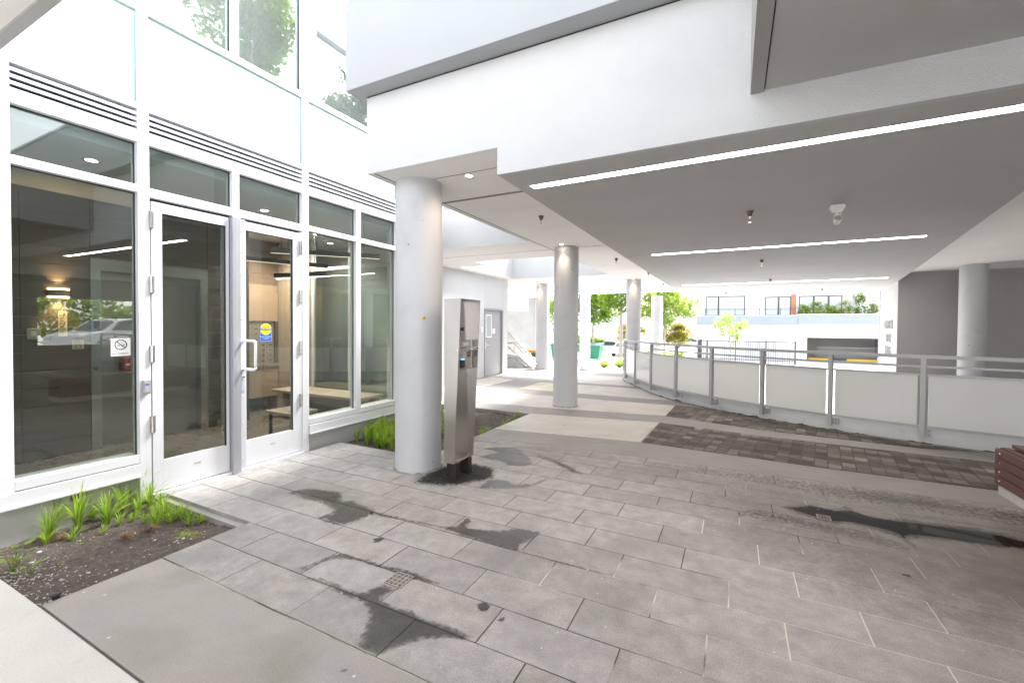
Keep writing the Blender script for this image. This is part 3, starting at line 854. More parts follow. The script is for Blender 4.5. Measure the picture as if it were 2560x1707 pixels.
# fascia with its stepped bottom
b_ = MB()
b_.add([(-3.027, YF, ZC), (-1.657, YF, ZC), (-1.657, YF, ZS), (9.5, YF, ZS), (9.5, YF, ZU), (-3.027, YF, ZU)], [(0, 1, 4, 5), (1, 2, 3, 4)])
b_.add([(-3.027, YF, ZC), (-1.657, YF, ZC), (-1.657, YF, ZS), (9.5, YF, ZS), (9.5, YF + .045, ZS), (-1.657, YF + .045, ZS), (-1.657, YF + .045, ZC), (-3.027, YF + .045, ZC)],
       [(0, 7, 6, 1), (1, 6, 5, 2), (2, 5, 4, 3)])
b_.add([(-3.027, YF, ZC), (-3.027, YF, ZU), (-3.027, 6.498, ZU), (-3.027, 6.498, ZC)], [(0, 1, 2, 3)])
b_.add([(-3.027, YF + .045, ZC), (XL, YF + .045, ZC), (XL, 6.498, ZC), (-3.027, 6.498, ZC)], [(0, 1, 2, 3)])
b_.build('fascia', 'stucco', bld)
# dark dropped soffit
SOF = [(-1.657, YF + .045), (1.80, YF + .045), (2.183, 5.288), (3.274, 11.866), (3.604, 13.925), (4.01, 17.03), (4.08, 17.6), (-1.657, 17.6)]
b_ = MB(); b_.prism([(1.8, YF + .002), (9.5, YF + .002), (9.5, YF + .044), (1.8, YF + .044)], ZS + .002, ZC); b_.prism(SOF, ZS, ZC - 0.001)
b_.build('dropped_soffit', 'soffit', bld)
b_ = MB(); b_.box(-1.657, 4.1, 17.602, 17.7, ZS - .005, ZC - .001); b_.build('end_trim', 'stucco', bld)
# parapet storey above, projecting past the fascia
for bx_ in ((-3.12, 9.5, 2.82, 3.1, ZU + 0.004, 4.33), (-3.12, -2.9, 3.102, 6.3, ZU + 0.004, 3.62), (-8.3, -2.9, 6.502, 6.7, ZU + 0.004, 4.1), (-8.3, -2.9, 11.46, 11.7, ZU + 0.004, 3.75), (-6.1, -5.81, 8.66, 11.45, ZU + 0.004, 3.7), (-8.3, -2.9, 17.47, 17.8, ZU + 0.004, 3.75)):
    b_ = MB(); b_.box(*bx_); b_.build('upper_wall', 'smooth_white', bld)
b_ = MB(); b_.box(-3.135, 9.5, 2.805, 3.11, 4.332, 4.37); b_.build('parapet_cap', 'alu_dark', bld)
b_ = MB(); b_.box(-3.12, 9.5, 2.82, YF - .001, ZU - 0.001, ZU + 0.003); b_.box(-3.12, -3.03, YF, 6.3, ZU - 0.001, ZU + 0.003)
b_.build('drip_soffit', mat('projecting_soffit', (0.36, 0.37, 0.385), 0.8, var=0.05, vscale=2), bld)
b_ = MB(); b_.box(-3.024, 9.5, YF - 0.004, YF - 0.001, ZU - 0.012, ZU - 0.004); b_.build('shadow_joint', 'dark', bld)

# projecting bay above the right side
bay = thing('overhead_bay', 'dark grey underside of a projecting bay hung above the right side of the plaza', 'building')
b_ = MB(); b_.prism([(0.145, -4), (9.5, -4), (9.5, YF - .002), (0.145, YF - .002)], 2.800, 2.86); b_.build('soffit', 'soffit', bay)
b_ = MB(); b_.prism([(0.07, -4.03), (0.138, -4.03), (0.138, YF - .002), (0.07, YF - .002)], 2.790, 3.48); b_.build('edge_trim', mat('bay_edge_grey', (0.36, 0.35, 0.34), 0.8, var=0.05), bay)
b_ = MB(); b_.box(0.146, 9.5, -4, 2.81, 2.865, 3.48); b_.build('bay_wall', 'smooth_white', bay)
b_ = MB(); b_.box(0.138, 0.145, -4, YF - .002, 2.815, 2.86); b_.build('reveal', 'dark', bay)

cy = thing('sky_blocking_wall', 'unseen white rendered wall added behind the viewer to block sky light', 'wall')  # added out of view, cuts the sky light falling on the foreground
b_ = MB(); b_.box(-4.1, 9.5, -7.5, -7.2, 0.002, 5.5); b_.build('wall', 'stucco', cy)
# entrance canopy overhead at the left
cn = thing('canopy_slab', 'concrete canopy corner overhead at the top left of the entrance', 'canopy')
b_ = MB(); b_.prism([(-4.16, -4), (-1.3, -4), (-1.3, 0.770), (-4.16, 0.770)], 2.81, 3.0); b_.build('underside', 'ceiling', cn)
b_ = MB(); b_.box(-4.16, -1.3, 0.771, 0.818, 2.80, 3.02); b_.build('edge_trim', mat('canopy_edge_grey', (0.42, 0.42, 0.42), 0.7, var=0.04), cn)

# ================================================================== GREY WALL WITH SERVICE DOOR
gw = thing('service_wall', 'light grey painted wall block holding the service door', 'wall')
XG = -6.06
b_ = MB(); b_.box(-9.6, XG, 5.80, 10.235, -0.07, ZC - .002); b_.box(-9.6, XG, 11.30, 11.60, -0.07, ZC - .002); b_.box(-9.6, XG, 10.236, 11.299, 1.885, ZC - .002); b_.box(-9.6, XG - 0.14, 10.236, 11.299, -0.07, 1.884)
b_.build('wall', 'greywall', gw, bevel=0.004)
sd = thing('service_door', 'grey steel service door with a narrow glazed panel and paper notice', 'door', loc=(XG, 10.77, 0))
b_ = MB(); b_.box(-0.13, 0.015, -0.53, -0.485, 0, 1.88); b_.box(-0.13, 0.015, 0.485, 0.53, 0, 1.88); b_.box(-0.13, 0.015, -0.484, 0.484, 1.835, 1.88); b_.build('door_frame', 'doorgrey', sd, bevel=0.004)
b_ = MB(); b_.box(-0.08, -0.035, -0.48, 0.48, 0.01, 1.83); b_.build('door_leaf', 'doorgrey', sd)
b_ = MB(); b_.box(-0.034, -0.026, -0.41, -0.375, 1.08, 1.72); b_.box(-0.034, -0.026, -0.105, -0.07, 1.08, 1.72); b_.box(-0.034, -0.026, -0.374, -0.106, 1.08, 1.11); b_.box(-0.034, -0.026, -0.374, -0.106, 1.69, 1.72); b_.build('vision_frame', 'white', sd)
b_ = MB(); b_.box(-0.033, -0.030, -0.372, -0.108, 1.112, 1.688); b_.build('vision_glass', 'bglass', sd)
b_ = MB(); b_.box(-0.034, -0.031, -0.03, 0.12, 1.19, 1.33); b_.build('notice', 'paper', sd)
b_ = MB(); b_.tube([(-0.03, -0.42, 0.88), (0.03, -0.42, 0.88), (0.03, -0.31, 0.88)], 0.012); b_.box(-0.034, -0.026, -0.45, -0.39, 0.78, 0.98); b_.build('handle', 'chrome', sd)
for zz in (0.25, 0.95, 1.6):
    b_ = MB(); b_.box(-0.03, 0.0, 0.455, 0.484, zz, zz + 0.12); b_.build('hinge', 'chrome', sd)
sw = thing('light_switch', 'small white switch plate on the grey wall beside the service door', 'switch', loc=(XG, 10.09, 1.30))
b_ = MB(); b_.box(0, 0.012, -0.06, 0.06, -0.07, 0.07); b_.build('plate', 'white', sw, bevel=0.003)
b_ = MB(); b_.box(0.012, 0.02, -0.02, 0.02, -0.03, 0.03); b_.build('rocker', 'paper', sw)

# ================================================================== STOREFRONT
XF = -4.183
sf = thing('glass_storefront', 'white framed glazed entrance facade with louvres and milky panels', 'facade')
def fr(y0, y1, z0, z1, d=0.10, x1=0.0, m='alu', nm='mullion', bev=0.003, parent=None):
    b_ = MB(); b_.box(XF - d, XF + x1, y0, y1, z0, z1); return b_.build(nm, m, parent or sf, bevel=bev)
TOP = 6.2
fr(0.955, 1.05, 0.289, TOP)
fr(1.725, 1.803, -0.02, TOP)
fr(3.187, 3.270, -0.02, TOP)
fr(4.66, 4.74, 0.187, TOP)
fr(5.66, 5.75, 0.187, TOP, d=0.25)
bays = [(1.051, 1.724), (1.804, 3.186), (3.271, 4.659), (4.741, 5.659)]
glz = []
def pane(y0, y1, z0, z1, m='glass', nm='glass_pane', x=-0.055, t=0.008, gk=True):
    b_ = MB(); b_.box(XF + x - t, XF + x, y0, y1, z0, z1); o = b_.build(nm, m, sf)
    return o
def gaskets(y0, y1, z0, z1, w=0.007):
    b_ = MB(); xa, xb = XF - 0.054, XF - 0.046
    b_.box(xa, xb, y0, y1, z1 - w, z1); b_.box(xa, xb, y1 - w, y1, z0, z1 - w - .0005); b_.box(xa, xb, y0, y0 + w * .6, z0, z1 - w - .0005)
    b_.build('gasket', 'gasket', sf)
for bi, (a, c) in enumerate(bays):
    # horizontal rails
    fr(a, c, 2.824, 2.897, nm='rail')
    fr(a, c, 3.082, 3.128, nm='rail')
    fr(a, c, 3.842, 3.902, nm='rail', x1=0.012)
    if bi != 1:
        fr(a, c, 2.432, 2.491, nm='rail')
        fr(a, c, 0.296, 0.361, nm='sill')
        fr(a - 0.08 if bi == 0 else a, c, 0.200, 0.288, d=0.06, x1=0.008, nm='apron_panel')
        b_ = MB(); b_.box(XF - 0.02, XF + 0.022, a - 0.08 if bi == 0 else a, c, 0.186, 0.199); b_.build('drip_edge', 'alu', sf)
        b_ = MB(); b_.box(XF - 0.09, XF - 0.03, a, c, 0.2885, 0.2955); b_.build('shadow_gap', 'dark', sf)
    else:
        fr(a, c, 2.412, 2.484, nm='rail')
    # louvres: dark cavity with four blades
    b_ = MB(); b_.box(XF - 0.12, XF - 0.10, a, c, 2.897, 3.082); b_.build('louvre_cavity', 'dark', sf)
    b_ = MB()
    for k in range(4):
        z = 2.902 + k * 0.044
        b_.add([(XF - 0.095, a, z + 0.022), (XF - 0.095, c, z + 0.022), (XF - 0.005, a, z), (XF - 0.005, c, z), (XF - 0.005, a, z + 0.022), (XF - 0.005, c, z + 0.022),
                (XF - 0.095, a, z + 0.030), (XF - 0.095, c, z + 0.030)], [(0, 1, 3, 2), (2, 3, 5, 4), (4, 5, 7, 6)])
    b_.build('louvre_blades', 'louvre', sf)
    # milky panel
    pane(a, c, 3.129, 3.841, 'spandrel', 'spandrel_panel', -0.018)
    b_ = MB(); b_.box(XF - 0.017, XF - 0.013, c - 0.009, c, 3.129, 3.841); b_.box(XF - 0.017, XF - 0.013, a, c - 0.0095, 3.832, 3.841); b_.build('panel_edge', 'spandrel_edge', sf)
    # upper windows
    if bi < 2:
        mids = [2.455, 2.517] if bi == 1 else []
        if mids:
            fr(mids[0], mids[1], 3.903, TOP, nm='mullion')
            pane(a, mids[0], 3.903, TOP, 'upglass', 'upper_pane'); pane(mids[1], c, 3.903, TOP, 'upglass', 'upper_pane')
            gaskets(a, mids[0], 3.903, TOP); gaskets(mids[1], c, 3.903, TOP)
        else:
            pane(a, c, 3.903, TOP, 'upglass', 'upper_pane')
    else:
        fr(a, a + 0.085, 3.903, TOP, nm='mullion', x1=0.02)
        pane(a + 0.086, c, 3.903, 4.68, 'upglass', 'upper_pane')
        fr(a + 0.086, c, 4.681, 4.76, nm='rail', m='alu_dark')
        b_ = MB()
        for k in range(9):
            z = 4.761 + k * 0.16
            b_.add([(XF - 0.05, a + .086, z), (XF - 0.05, c, z), (XF - 0.02, a + .086, z), (XF - 0.02, c, z), (XF - 0.045, a + .086, z + 0.16), (XF - 0.045, c, z + 0.16)],
                   [(0, 1, 3, 2), (2, 3, 5, 4)])
        b_.build('siding', 'siding', sf)
    if bi == 3:
        pane(a, c, 0.362, 2.431); pane(a, c, 2.492, 2.823)
    if bi == 0:
        pane(a, c, 0.362, 2.431); pane(a, c, 2.492, 2.823); gaskets(a, c, 0.362, 2.431); gaskets(a, c, 2.492, 2.823)
    if bi == 2:
        fr(3.945, 4.022, 0.361, 2.431); fr(3.945, 4.022, 2.492, 2.823)
        for y0, y1 in ((a, 3.944), (4.023, c)):
            pane(y0, y1, 0.362, 2.431); pane(y0, y1, 2.492, 2.823); gaskets(y0, y1, 0.362, 2.431); gaskets(y0, y1, 2.492, 2.823)
    if bi == 1:
        fr(2.452, 2.515, 2.485, 2.823)
        for y0, y1 in ((a, 2.451), (2.516, c)):
            pane(y0, y1, 2.485, 2.823); gaskets(y0, y1, 2.485, 2.823)
b_ = MB(); b_.box(XF - 0.50, XF - 0.48, 1.06, 5.6, 3.86, TOP - .05); b_.build('pane_backing', 'greywall', sf)  # added sheet that sets the brightness seen behind the upper panes
# interior sill trims (cream) and white inner reveals
for a, c in (bays[0], bays[2], bays[3]):
    b_ = MB(); b_.box(XF - 0.17, XF - 0.10, a, c, 0.33, 0.361); b_.build('inner_sill', 'white', sf)
# facade to the left of the first bay, and its foundation wall
b_ = MB(); b_.box(XF - 0.3, XF - 0.012, -6, 0.953, 0.20, TOP); b_.build('side_wall', 'siding', sf)
b_ = MB(); b_.box(XF - 0.4, XF - 0.035, -6, 1.724, -0.3, 0.186); b_.box(XF - 0.4, XF - 0.035, 3.28, 5.75, -0.3, 0.186); b_.build('foundation', 'concrete', sf)
b_ = MB(); b_.box(-9.4, XF - 0.11, -6, 5.75, TOP + 0.002, TOP + 0.2); b_.build('roof', 'smooth_white', sf)
b_ = MB(); b_.box(-9.4, XF - 0.251, 5.60, 5.75, -0.05, TOP); b_.box(-9.5, -9.402, -6, 5.75, -0.05, TOP); b_.box(-9.4, XF - .301, -6, -5.9, -.05, TOP); b_.build('rear_wall', 'greywall', sf)
# threshold
b_ = MB(); b_.box(XF - 0.12, XF + 0.028, 1.804, 3.186, -0.02, 0.022); b_.build('threshold', 'alu', sf, bevel=0.004)

# ---- doors
def door(y0, y1, gy0, gy1, gz1, name, hinge_y, hinges, top):
    b_ = MB()
    xa, xb = XF - 0.05, XF - 0.004
    b_.box(xa, xb, y0, gy0, 0.03, top); b_.box(xa, xb, gy1, y1, 0.03, top)
    b_.box(xa, xb, gy0 + .0005, gy1 - .0005, 0.03, 0.275); b_.box(xa, xb, gy0 + .0005, gy1 - .0005, gz1, top)
    d = b_.build('door', 'alu', sf)
    b_ = MB(); b_.box(xb - 0.014, xb - 0.006, gy1 - 0.011, gy1, 0.276, gz1 - .001); b_.box(xb - 0.014, xb - 0.006, gy0, gy1 - 0.012, gz1 - 0.008, gz1 - .001)
    b_.box(xb - 0.012, xb - 0.006, gy0, gy0 + .004, 0.276, gz1 - .009); b_.build('gasket', 'gasket', d)
    b_ = MB(); b_.box(xb - 0.026, xb - 0.018, gy0, gy1, 0.276, gz1 - .001); b_.build('glass', 'glass', d)
    for hz in hinges:
        b_ = MB(); b_.frustum((xb + 0.012, hinge_y, hz), (xb + 0.012, hinge_y, hz + 0.135), 0.010, 0.010, 14); b_.box(xb - 0.001, xb + 0.005, hinge_y - 0.02, hinge_y + 0.02, hz, hz + 0.135)
        for q in (0.045, 0.09): b_.frustum((xb + 0.012, hinge_y, hz + q - .001), (xb + 0.012, hinge_y, hz + q + .001), 0.0115, 0.0115, 14)
        b_.build('hinge', 'chrome', d)
    return d
d1 = door(1.815, 2.418, 1.888, 2.392, 2.305, 'door', 1.812, (0.52, 1.09, 1.65, 2.17), 2.385)
d2 = door(2.562, 3.160, 2.575, 3.078, 2.305, 'door', 3.168, (0.52, 1.09, 1.64, 2.17), 2.385)
for d, yy in ((d1, 2.12), (d2, 2.82)):
    text_mesh('maker_plate', 'PUSH', 0.001, 'alu_dark', d, (XF - 0.003, yy, 0.2), (0, 1, 0), (0, 0, 1)) if 0 else None
    b_ = MB(); b_.box(XF - 0.004, XF - 0.002, yy, yy + 0.05, 0.182, 0.190); b_.build('kick_label', 'alu_dark', d)
b_ = MB(); b_.box(XF - 0.05, XF - 0.004, 3.1625, 3.186, 0.03, 2.40); b_.build('door_jamb', 'alu', sf)
b_ = MB(); b_.box(XF - 0.06, XF - 0.052, 1.81, 3.18, 2.386, 2.411); b_.build('door_gap', 'dark', sf)
# centre post with cover strip and screws
b_ = MB(); b_.box(XF - 0.05, XF + 0.045, 2.424, 2.470, 0.0, 2.40); b_.box(XF - 0.05, XF + 0.030, 2.471, 2.508, 0.0, 2.40); b_.build('centre_post', 'alu_dark', sf, bevel=0.004)
b_ = MB(); b_.box(XF - 0.05, XF + 0.016, 2.509, 2.560, 0.02, 2.39); b_.build('cover_strip', mat('cover_strip_paint', (0.55, 0.56, 0.60), 0.4, 0.2), sf, bevel=0.003)
b_ = MB()
for z in (0.12, 0.46, 0.72, 1.02, 1.45, 1.66, 1.87, 2.08, 2.28): b_.frustum((XF + 0.016, 2.528, z), (XF + 0.021, 2.528, z), 0.007, 0.005, 12)
b_.build('screws', 'alu', sf)
b_ = MB()
cx_ = XF + 0.016
pth = []
for i in range(7):
    a_ = i / 6 * math.pi / 2
    pth.append((cx_ + 0.165 + 0.03 * math.sin(a_), 2.53, 1.215 + 0.03 * math.cos(a_)))
pth = [(cx_, 2.53, 1.245)] + pth + [(cx_ + 0.195, 2.53, 1.0)]
for i in range(7):
    a_ = i / 6 * math.pi / 2
    pth.append((cx_ + 0.165 + 0.03 * math.cos(a_), 2.53, 1.005 - 0.03 * math.sin(a_)))
pth.append((cx_, 2.53, 0.975))
b_.tube(pth, 0.0125, 14)
b_.frustum((cx_, 2.53, 1.245), (cx_ + .006, 2.53, 1.245), .02, .02, 16); b_.frustum((cx_, 2.53, .975), (cx_ + .006, 2.53, .975), .02, .02, 16)
b_.build('pull_handle', 'white', sf)
lk = MB(); lk.box(XF + 0.016, XF + 0.022, 2.516, 2.546, 0.762, 0.965); lkp = lk.build('lock_plate', mat('lock_plate_metal', (0.55, 0.62, 0.66), 0.3, 0.4), sf, bevel=0.002)
lk = MB(); lk.frustum((XF + 0.022, 2.531, 0.90), (XF + 0.034, 2.531, 0.90), 0.011, 0.010, 18); lk.build('lock_cylinder', 'chrome', lkp)
rd = thing('card_reader', 'small grey card reader on the white jamb left of the glass doors', 'reader', loc=(XF + 0.002, 1.762, 0.90))
b_ = MB(); b_.box(0, 0.035, -0.026, 0.026, -0.058, 0.055); b_.build('housing', 'alu_dark', rd, bevel=0.005)
b_ = MB(); b_.box(0.035, 0.037, -0.018, 0.018, -0.045, 0.04); b_.build('face', 'doorgrey', rd)
b_ = MB(); b_.box(0.037, 0.0385, -0.012, 0.012, 0.015, 0.024); b_.build('status_light', 'bluevinyl', rd)

# ---- signs on the glass
Xs = XF - 0.0535
def ring(b_, yc, zc, r0, r1, x0, x1, n=48):
    vs = []
    for i in range(n):
        t = 2 * math.pi * i / n
        for r in (r0, r1):
            for x in (x0, x1): vs.append((x, yc + r * math.cos(t), zc + r * math.sin(t)))
    fs = []
    for i in range(n):
        a, c = i * 4, ((i + 1) % n) * 4
        fs += [(a + 1, c + 1, c + 3, a + 3), (a, a + 2, c + 2, c), (a + 2, a + 3, c + 3, c + 2), (a, c, c + 1, a + 1)]
    b_.add(vs, fs)
def plate_poly(b_, pts, x0, x1):
    n = len(pts)
    vs = [(x0, y, z) for y, z in pts] + [(x1, y, z) for y, z in pts]
    b_.add(vs, [tuple(range(n - 1, -1, -1)), tuple(range(n, 2 * n))] + [(i, (i + 1) % n, n + (i + 1) % n, n + i) for i in range(n)])
Yc, Zc = 1.631, 1.236
ns = thing('no_smoking_sign', 'white NO SMOKING sticker on the glass left of the doors', 'sign')
b_ = MB(); plate_poly(b_, [(1.570, 1.149), (1.692, 1.151), (1.692, 1.288), (1.570, 1.286)], Xs, Xs + .001); b_.build('backing', 'paper', ns)
b_ = MB(); ring(b_, Yc, Zc, 0.033, 0.0395, Xs + .001, Xs + .0018); plate_poly(b_, [(Yc - .0265, Zc + .0225), (Yc - .0225, Zc + .0265), (Yc + .0265, Zc - .0225), (Yc + .0225, Zc - .0265)], Xs + .0011, Xs + .0019); b_.build('prohibition_ring', 'ink', ns)
b_ = MB(); plate_poly(b_, [(Yc - .024, Zc - .007), (Yc - .003, Zc - .007), (Yc - .003, Zc - .002), (Yc - .024, Zc - .002)], Xs + .001, Xs + .0016)
plate_poly(b_, [(Yc + .012, Zc - .007), (Yc + .024, Zc - .007), (Yc + .024, Zc - .002), (Yc + .009, Zc - .002)], Xs + .001, Xs + .0016)
b_.build('cigarette', 'ink', ns)
b_ = MB(); b_.tube([(Xs + .0015, Yc + .022, Zc + .001), (Xs + .0015, Yc + .020, Zc + .008), (Xs + .0015, Yc + .012, Zc + .009), (Xs + .0015, Yc + .010, Zc + .016), (Xs + .0015, Yc + .002, Zc + .018), (Xs + .0015, Yc - .001, Zc + .026)], 0.0007, 6)
b_.build('smoke', 'ink', ns)
text_mesh('lettering', 'NO SMOKING', 0.0165, 'ink', ns, (Xs + .0012, Yc, 1.168), (0, 1, 0), (0, 0, 1), .0004)
Xd = XF - 0.004 - 0.017
cs = thing('caution_sign', 'yellow and blue AUTOMATIC CAUTION DOOR sticker on the right door glass', 'sign')
yc, zc = 2.785, 1.352
b_ = MB(); plate_poly(b_, [(2.725, 1.232), (2.846, 1.232), (2.846, 1.355)] + [(yc + .0605 * math.cos(t), zc + .0605 * math.sin(t)) for t in [math.pi * i / 20 for i in range(1, 20)]] + [(2.725, 1.355)], Xd, Xd + .0006); b_.build('border', mat('sticker_border', (0.3, 0.45, 0.65), .4), cs)
b_ = MB(); plate_poly(b_, [(2.729, 1.236), (2.842, 1.236), (2.842, 1.345), (2.729, 1.345)], Xd + .0006, Xd + .001); b_.build('blue_field', 'bluevinyl', cs)
b_ = MB(); plate_poly(b_, [(yc + .057 * math.cos(t), zc + .057 * math.sin(t)) for t in [math.pi * i / 24 for i in range(48)]], Xd + .001, Xd + .0015); b_.build('yellow_disc', 'yellow', cs)
b_ = MB(); plate_poly(b_, [(yc - .0565, zc - .012), (yc + .0565, zc - .012), (yc + .0565, zc + .014), (yc - .0565, zc + .014)], Xd + .0015, Xd + .002); b_.build('black_band', 'ink', cs)
text_mesh('lettering', 'CAUTION', 0.0235, 'paper', cs, (Xd + .0021, yc, zc + .001), (0, 1, 0), (0, 0, 1), .0003)
text_mesh('lettering', 'AUTOMATIC', 0.0125, 'ink', cs, (Xd + .0016, yc, zc + .023), (0, 1, 0), (0, 0, 1), .0003)
text_mesh('lettering', 'DOOR', 0.0135, 'ink', cs, (Xd + .0016, yc, zc - .023), (0, 1, 0), (0, 0, 1), .0003)
text_mesh('lettering', 'ACTIVATE SWITCH', 0.0125, 'paper', cs, (Xd + .0012, yc, 1.277), (0, 1, 0), (0, 0, 1), .0003)
text_mesh('lettering', 'TO OPERATE', 0.0125, 'paper', cs, (Xd + .0012, yc, 1.258), (0, 1, 0), (0, 0, 1), .0003)

# ================================================================== LOBBY
lob = thing('lobby_interior', 'dim lobby room behind the storefront with dark tiled walls', 'room')
b_ = MB(); b_.box(-9.3, XF - 0.13, -5.8, 5.55, -0.02, 0.0); b_.build('lobby_floor', 'lobbyfloor', lob)
b_ = MB(); b_.box(-9.3, XF - 0.13, -5.8, 5.55, 2.76, 2.85); b_.build('lobby_ceiling', 'lobbyceil', lob)
XT = -6.30
# dark tiled wall with open joints (one mesh), elevator opening y 2.25..3.27
b_ = MB(); joints = MB()
zj = [0.0]
z = 0.0
while z < 2.76:
    z2 = min(z + 0.183, 2.76)
    for y0, y1 in ((-2.0, -0.2), (-0.195, 1.632), (1.637, 2.16), (3.36, 3.90)):
        if y0 < 3 and y1 > 2.15 and False: continue
        b_.box(XT - 0.02, XT, y0, y1, z + 0.0025, z2 - 0.0025)
    if z > 2.0: b_.box(XT - 0.02, XT, 2.165, 3.355, z + 0.0025, z2 - 0.0025)
    z = z2
b_.build('tiled_wall', 'tile', lob)
b_ = MB(); b_.box(XT - 0.3, XT - 0.004 - 0.016, -2.0, 2.16, 0, 2.76); b_.box(XT - 0.3, XT - 0.020, 3.36, 3.90, 0, 2.76); b_.box(XT - 0.3, XT - .02, 2.161, 3.359, 2.12, 2.76)
b_.box(-6.9, XT - .301, 3.80, 3.90, 0, 2.76); b_.build('tile_backing', 'tilejoint', lob)
b_ = MB(); b_.box(-6.9, XT - .001, 3.9005, 3.92, 0, 2.76); b_.build('wall_return', 'tile', lob)
el = thing('elevator', 'stainless steel elevator doorway seen through the storefront glass', 'elevator')
b_ = MB(); b_.box(XT - 0.12, XT + 0.012, 2.162, 2.25, 0, 1.985); b_.box(XT - 0.12, XT + 0.012, 3.265, 3.355, 0, 1.985); b_.box(XT - 0.12, XT + 0.012, 2.162, 3.355, 1.986, 2.125); b_.build('door_frame', 'steel', el)
b_ = MB(); b_.box(XT - 0.14, XT - 0.11, 2.251, 2.755, 0, 1.985); b_.build('door_leaf', 'steel_dull', el)
b_ = MB(); b_.box(XT - 0.13, XT - 0.10, 2.760, 3.264, 0, 1.985); b_.build('door_leaf', 'steel_dull', el)
b_ = MB(); 
for zz in (0.985, 1.035): b_.frustum((XT + 0.012, 2.20, zz), (XT + 0.02, 2.20, zz), 0.012, 0.012, 14)
b_.build('call_button', 'chrome', el)
b_ = MB(); b_.frustum((XT + 0.012, 2.20, 0.90), (XT + 0.018, 2.20, 0.90), 0.016, 0.016, 14); b_.build('fire_button', 'red', el)
b_ = MB(); b_.box(XT + .012, XT + .016, 2.185, 2.235, 1.34, 1.44); b_.build('floor_indicator', 'black', el)
# wall lamp
wl_ = thing('wall_lamp', 'lit rounded up and down wall lamp glowing warm on the dark tiles', 'lamp', loc=(XT, 1.905, 1.713))
b_ = MB(); 
pts = []
for i in range(17):
    a_ = -math.pi / 2 + math.pi * i / 16
    pts.append((0.02 + 0.06 * math.cos(a_), 0.085 * math.sin(a_)))
pts = [(0.0, -0.085)] + pts + [(0.0, 0.085)]
b_.prism(pts, -0.032, 0.032); b_.build('shade', mat('lamp_shade_glass', (0.35, 0.28, 0.22), 0.3), wl_)
for z0, z1 in ((0.033, 0.050), (-0.050, -0.033)):
    b_ = MB(); b_.prism([(x * 0.98 + .001, y * 0.98) for x, y in pts], z0, z1); b_.build('diffuser', 'warmlamp', wl_, bevel=0.006)
for zz, e in ((0.11, 4.0), (-0.11, 6)):
    ld = bpy.data.lights.new('wall_lamp_light', 'SPOT'); ld.energy = e; ld.color = (1, 0.62, 0.28); ld.spot_size = R(100); ld.spot_blend = 0.7; ld.shadow_soft_size = 0.03
    lo = bpy.data.objects.new('wall_lamp_light', ld); COL.objects.link(lo); lo.parent = wl_
    lo.location = (0.045, 0, 0.052 if zz > 0 else -0.052)
    lo.rotation_euler = Vector((0.10, 0, -1 if zz > 0 else 1)).to_track_quat('Z', 'Y').to_euler()
# notices and thermostat
def notice(y0, y1, z0, z1, label, lines, pict=False):
    t = thing('wall_notice', label, 'notice', loc=(XT, (y0 + y1) / 2, (z0 + z1) / 2))
    w_, h_ = (y1 - y0) / 2, (z1 - z0) / 2
    b_ = MB(); b_.box(0.001, 0.004, -w_, w_, -h_, h_); b_.build('sheet', mat('notice_paper', (0.50, 0.42, 0.34), .6), t)
    b_ = MB()
    for k in range(lines):
        z_ = h_ - (k + 1.2) * (2 * h_ / (lines + 2)) * (0.55 if pict else 1)
        b_.box(0.004, 0.0048, -w_ * .8, w_ * random.uniform(.2, .8), z_, z_ + h_ * 0.035)
    if pict:
        for s_ in (-1, 1):
            b_.box(0.004, 0.0048, s_ * w_ * .42 - w_ * .3, s_ * w_ * .42 + w_ * .3, -h_ * .8, -h_ * .74); b_.box(0.004, 0.0048, s_ * w_ * .42 - w_ * .3, s_ * w_ * .42 + w_ * .3, -h_ * .14, -h_ * .08)
            b_.frustum((0.004, s_ * w_ * .42, -h_ * .44), (0.0048, s_ * w_ * .42, -h_ * .44), w_ * .14, w_ * .14, 10)
    b_.build('print', 'ink', t)
notice(1.905, 1.975, 1.262, 1.525, 'tall beige notice sheet on the dark tiles under the wall lamp', 14)
notice(2.012, 2.105, 1.122, 1.222, 'small landscape notice with two pictograms beside the elevator frame', 4, True)
th = thing('thermostat', 'grey thermostat box with small screen on the dark tiles', 'thermostat', loc=(XT, 1.72, 1.29))
b_ = MB(); b_.box(0.001, 0.02, -0.05, 0.05, -0.055, 0.055); b_.build('housing', 'mailbox', th, bevel=0.004)
b_ = MB(); b_.box(0.02, 0.022, -0.02, 0.02, -0.02, 0.03); b_.build('screen', 'lcd', th)
b_ = MB(); b_.box(-5.30, -5.28, 2.05, 2.12, 0.86, 1.0)
fe = thing('fire_pull_box', 'red fire alarm box glimpsed through the left window', 'alarm box', loc=(XT, 2.485, 0.925))
b_ = MB(); b_.box(-0.10, 0.012, -0.03, 0.03, -0.075, 0.075); b_.build('housing', 'red', fe, bevel=.004)
b_ = MB(); b_.box(0.0125, 0.016, -0.02, 0.02, -0.01, 0.01); b_.build('pull_bar', 'paper', fe)
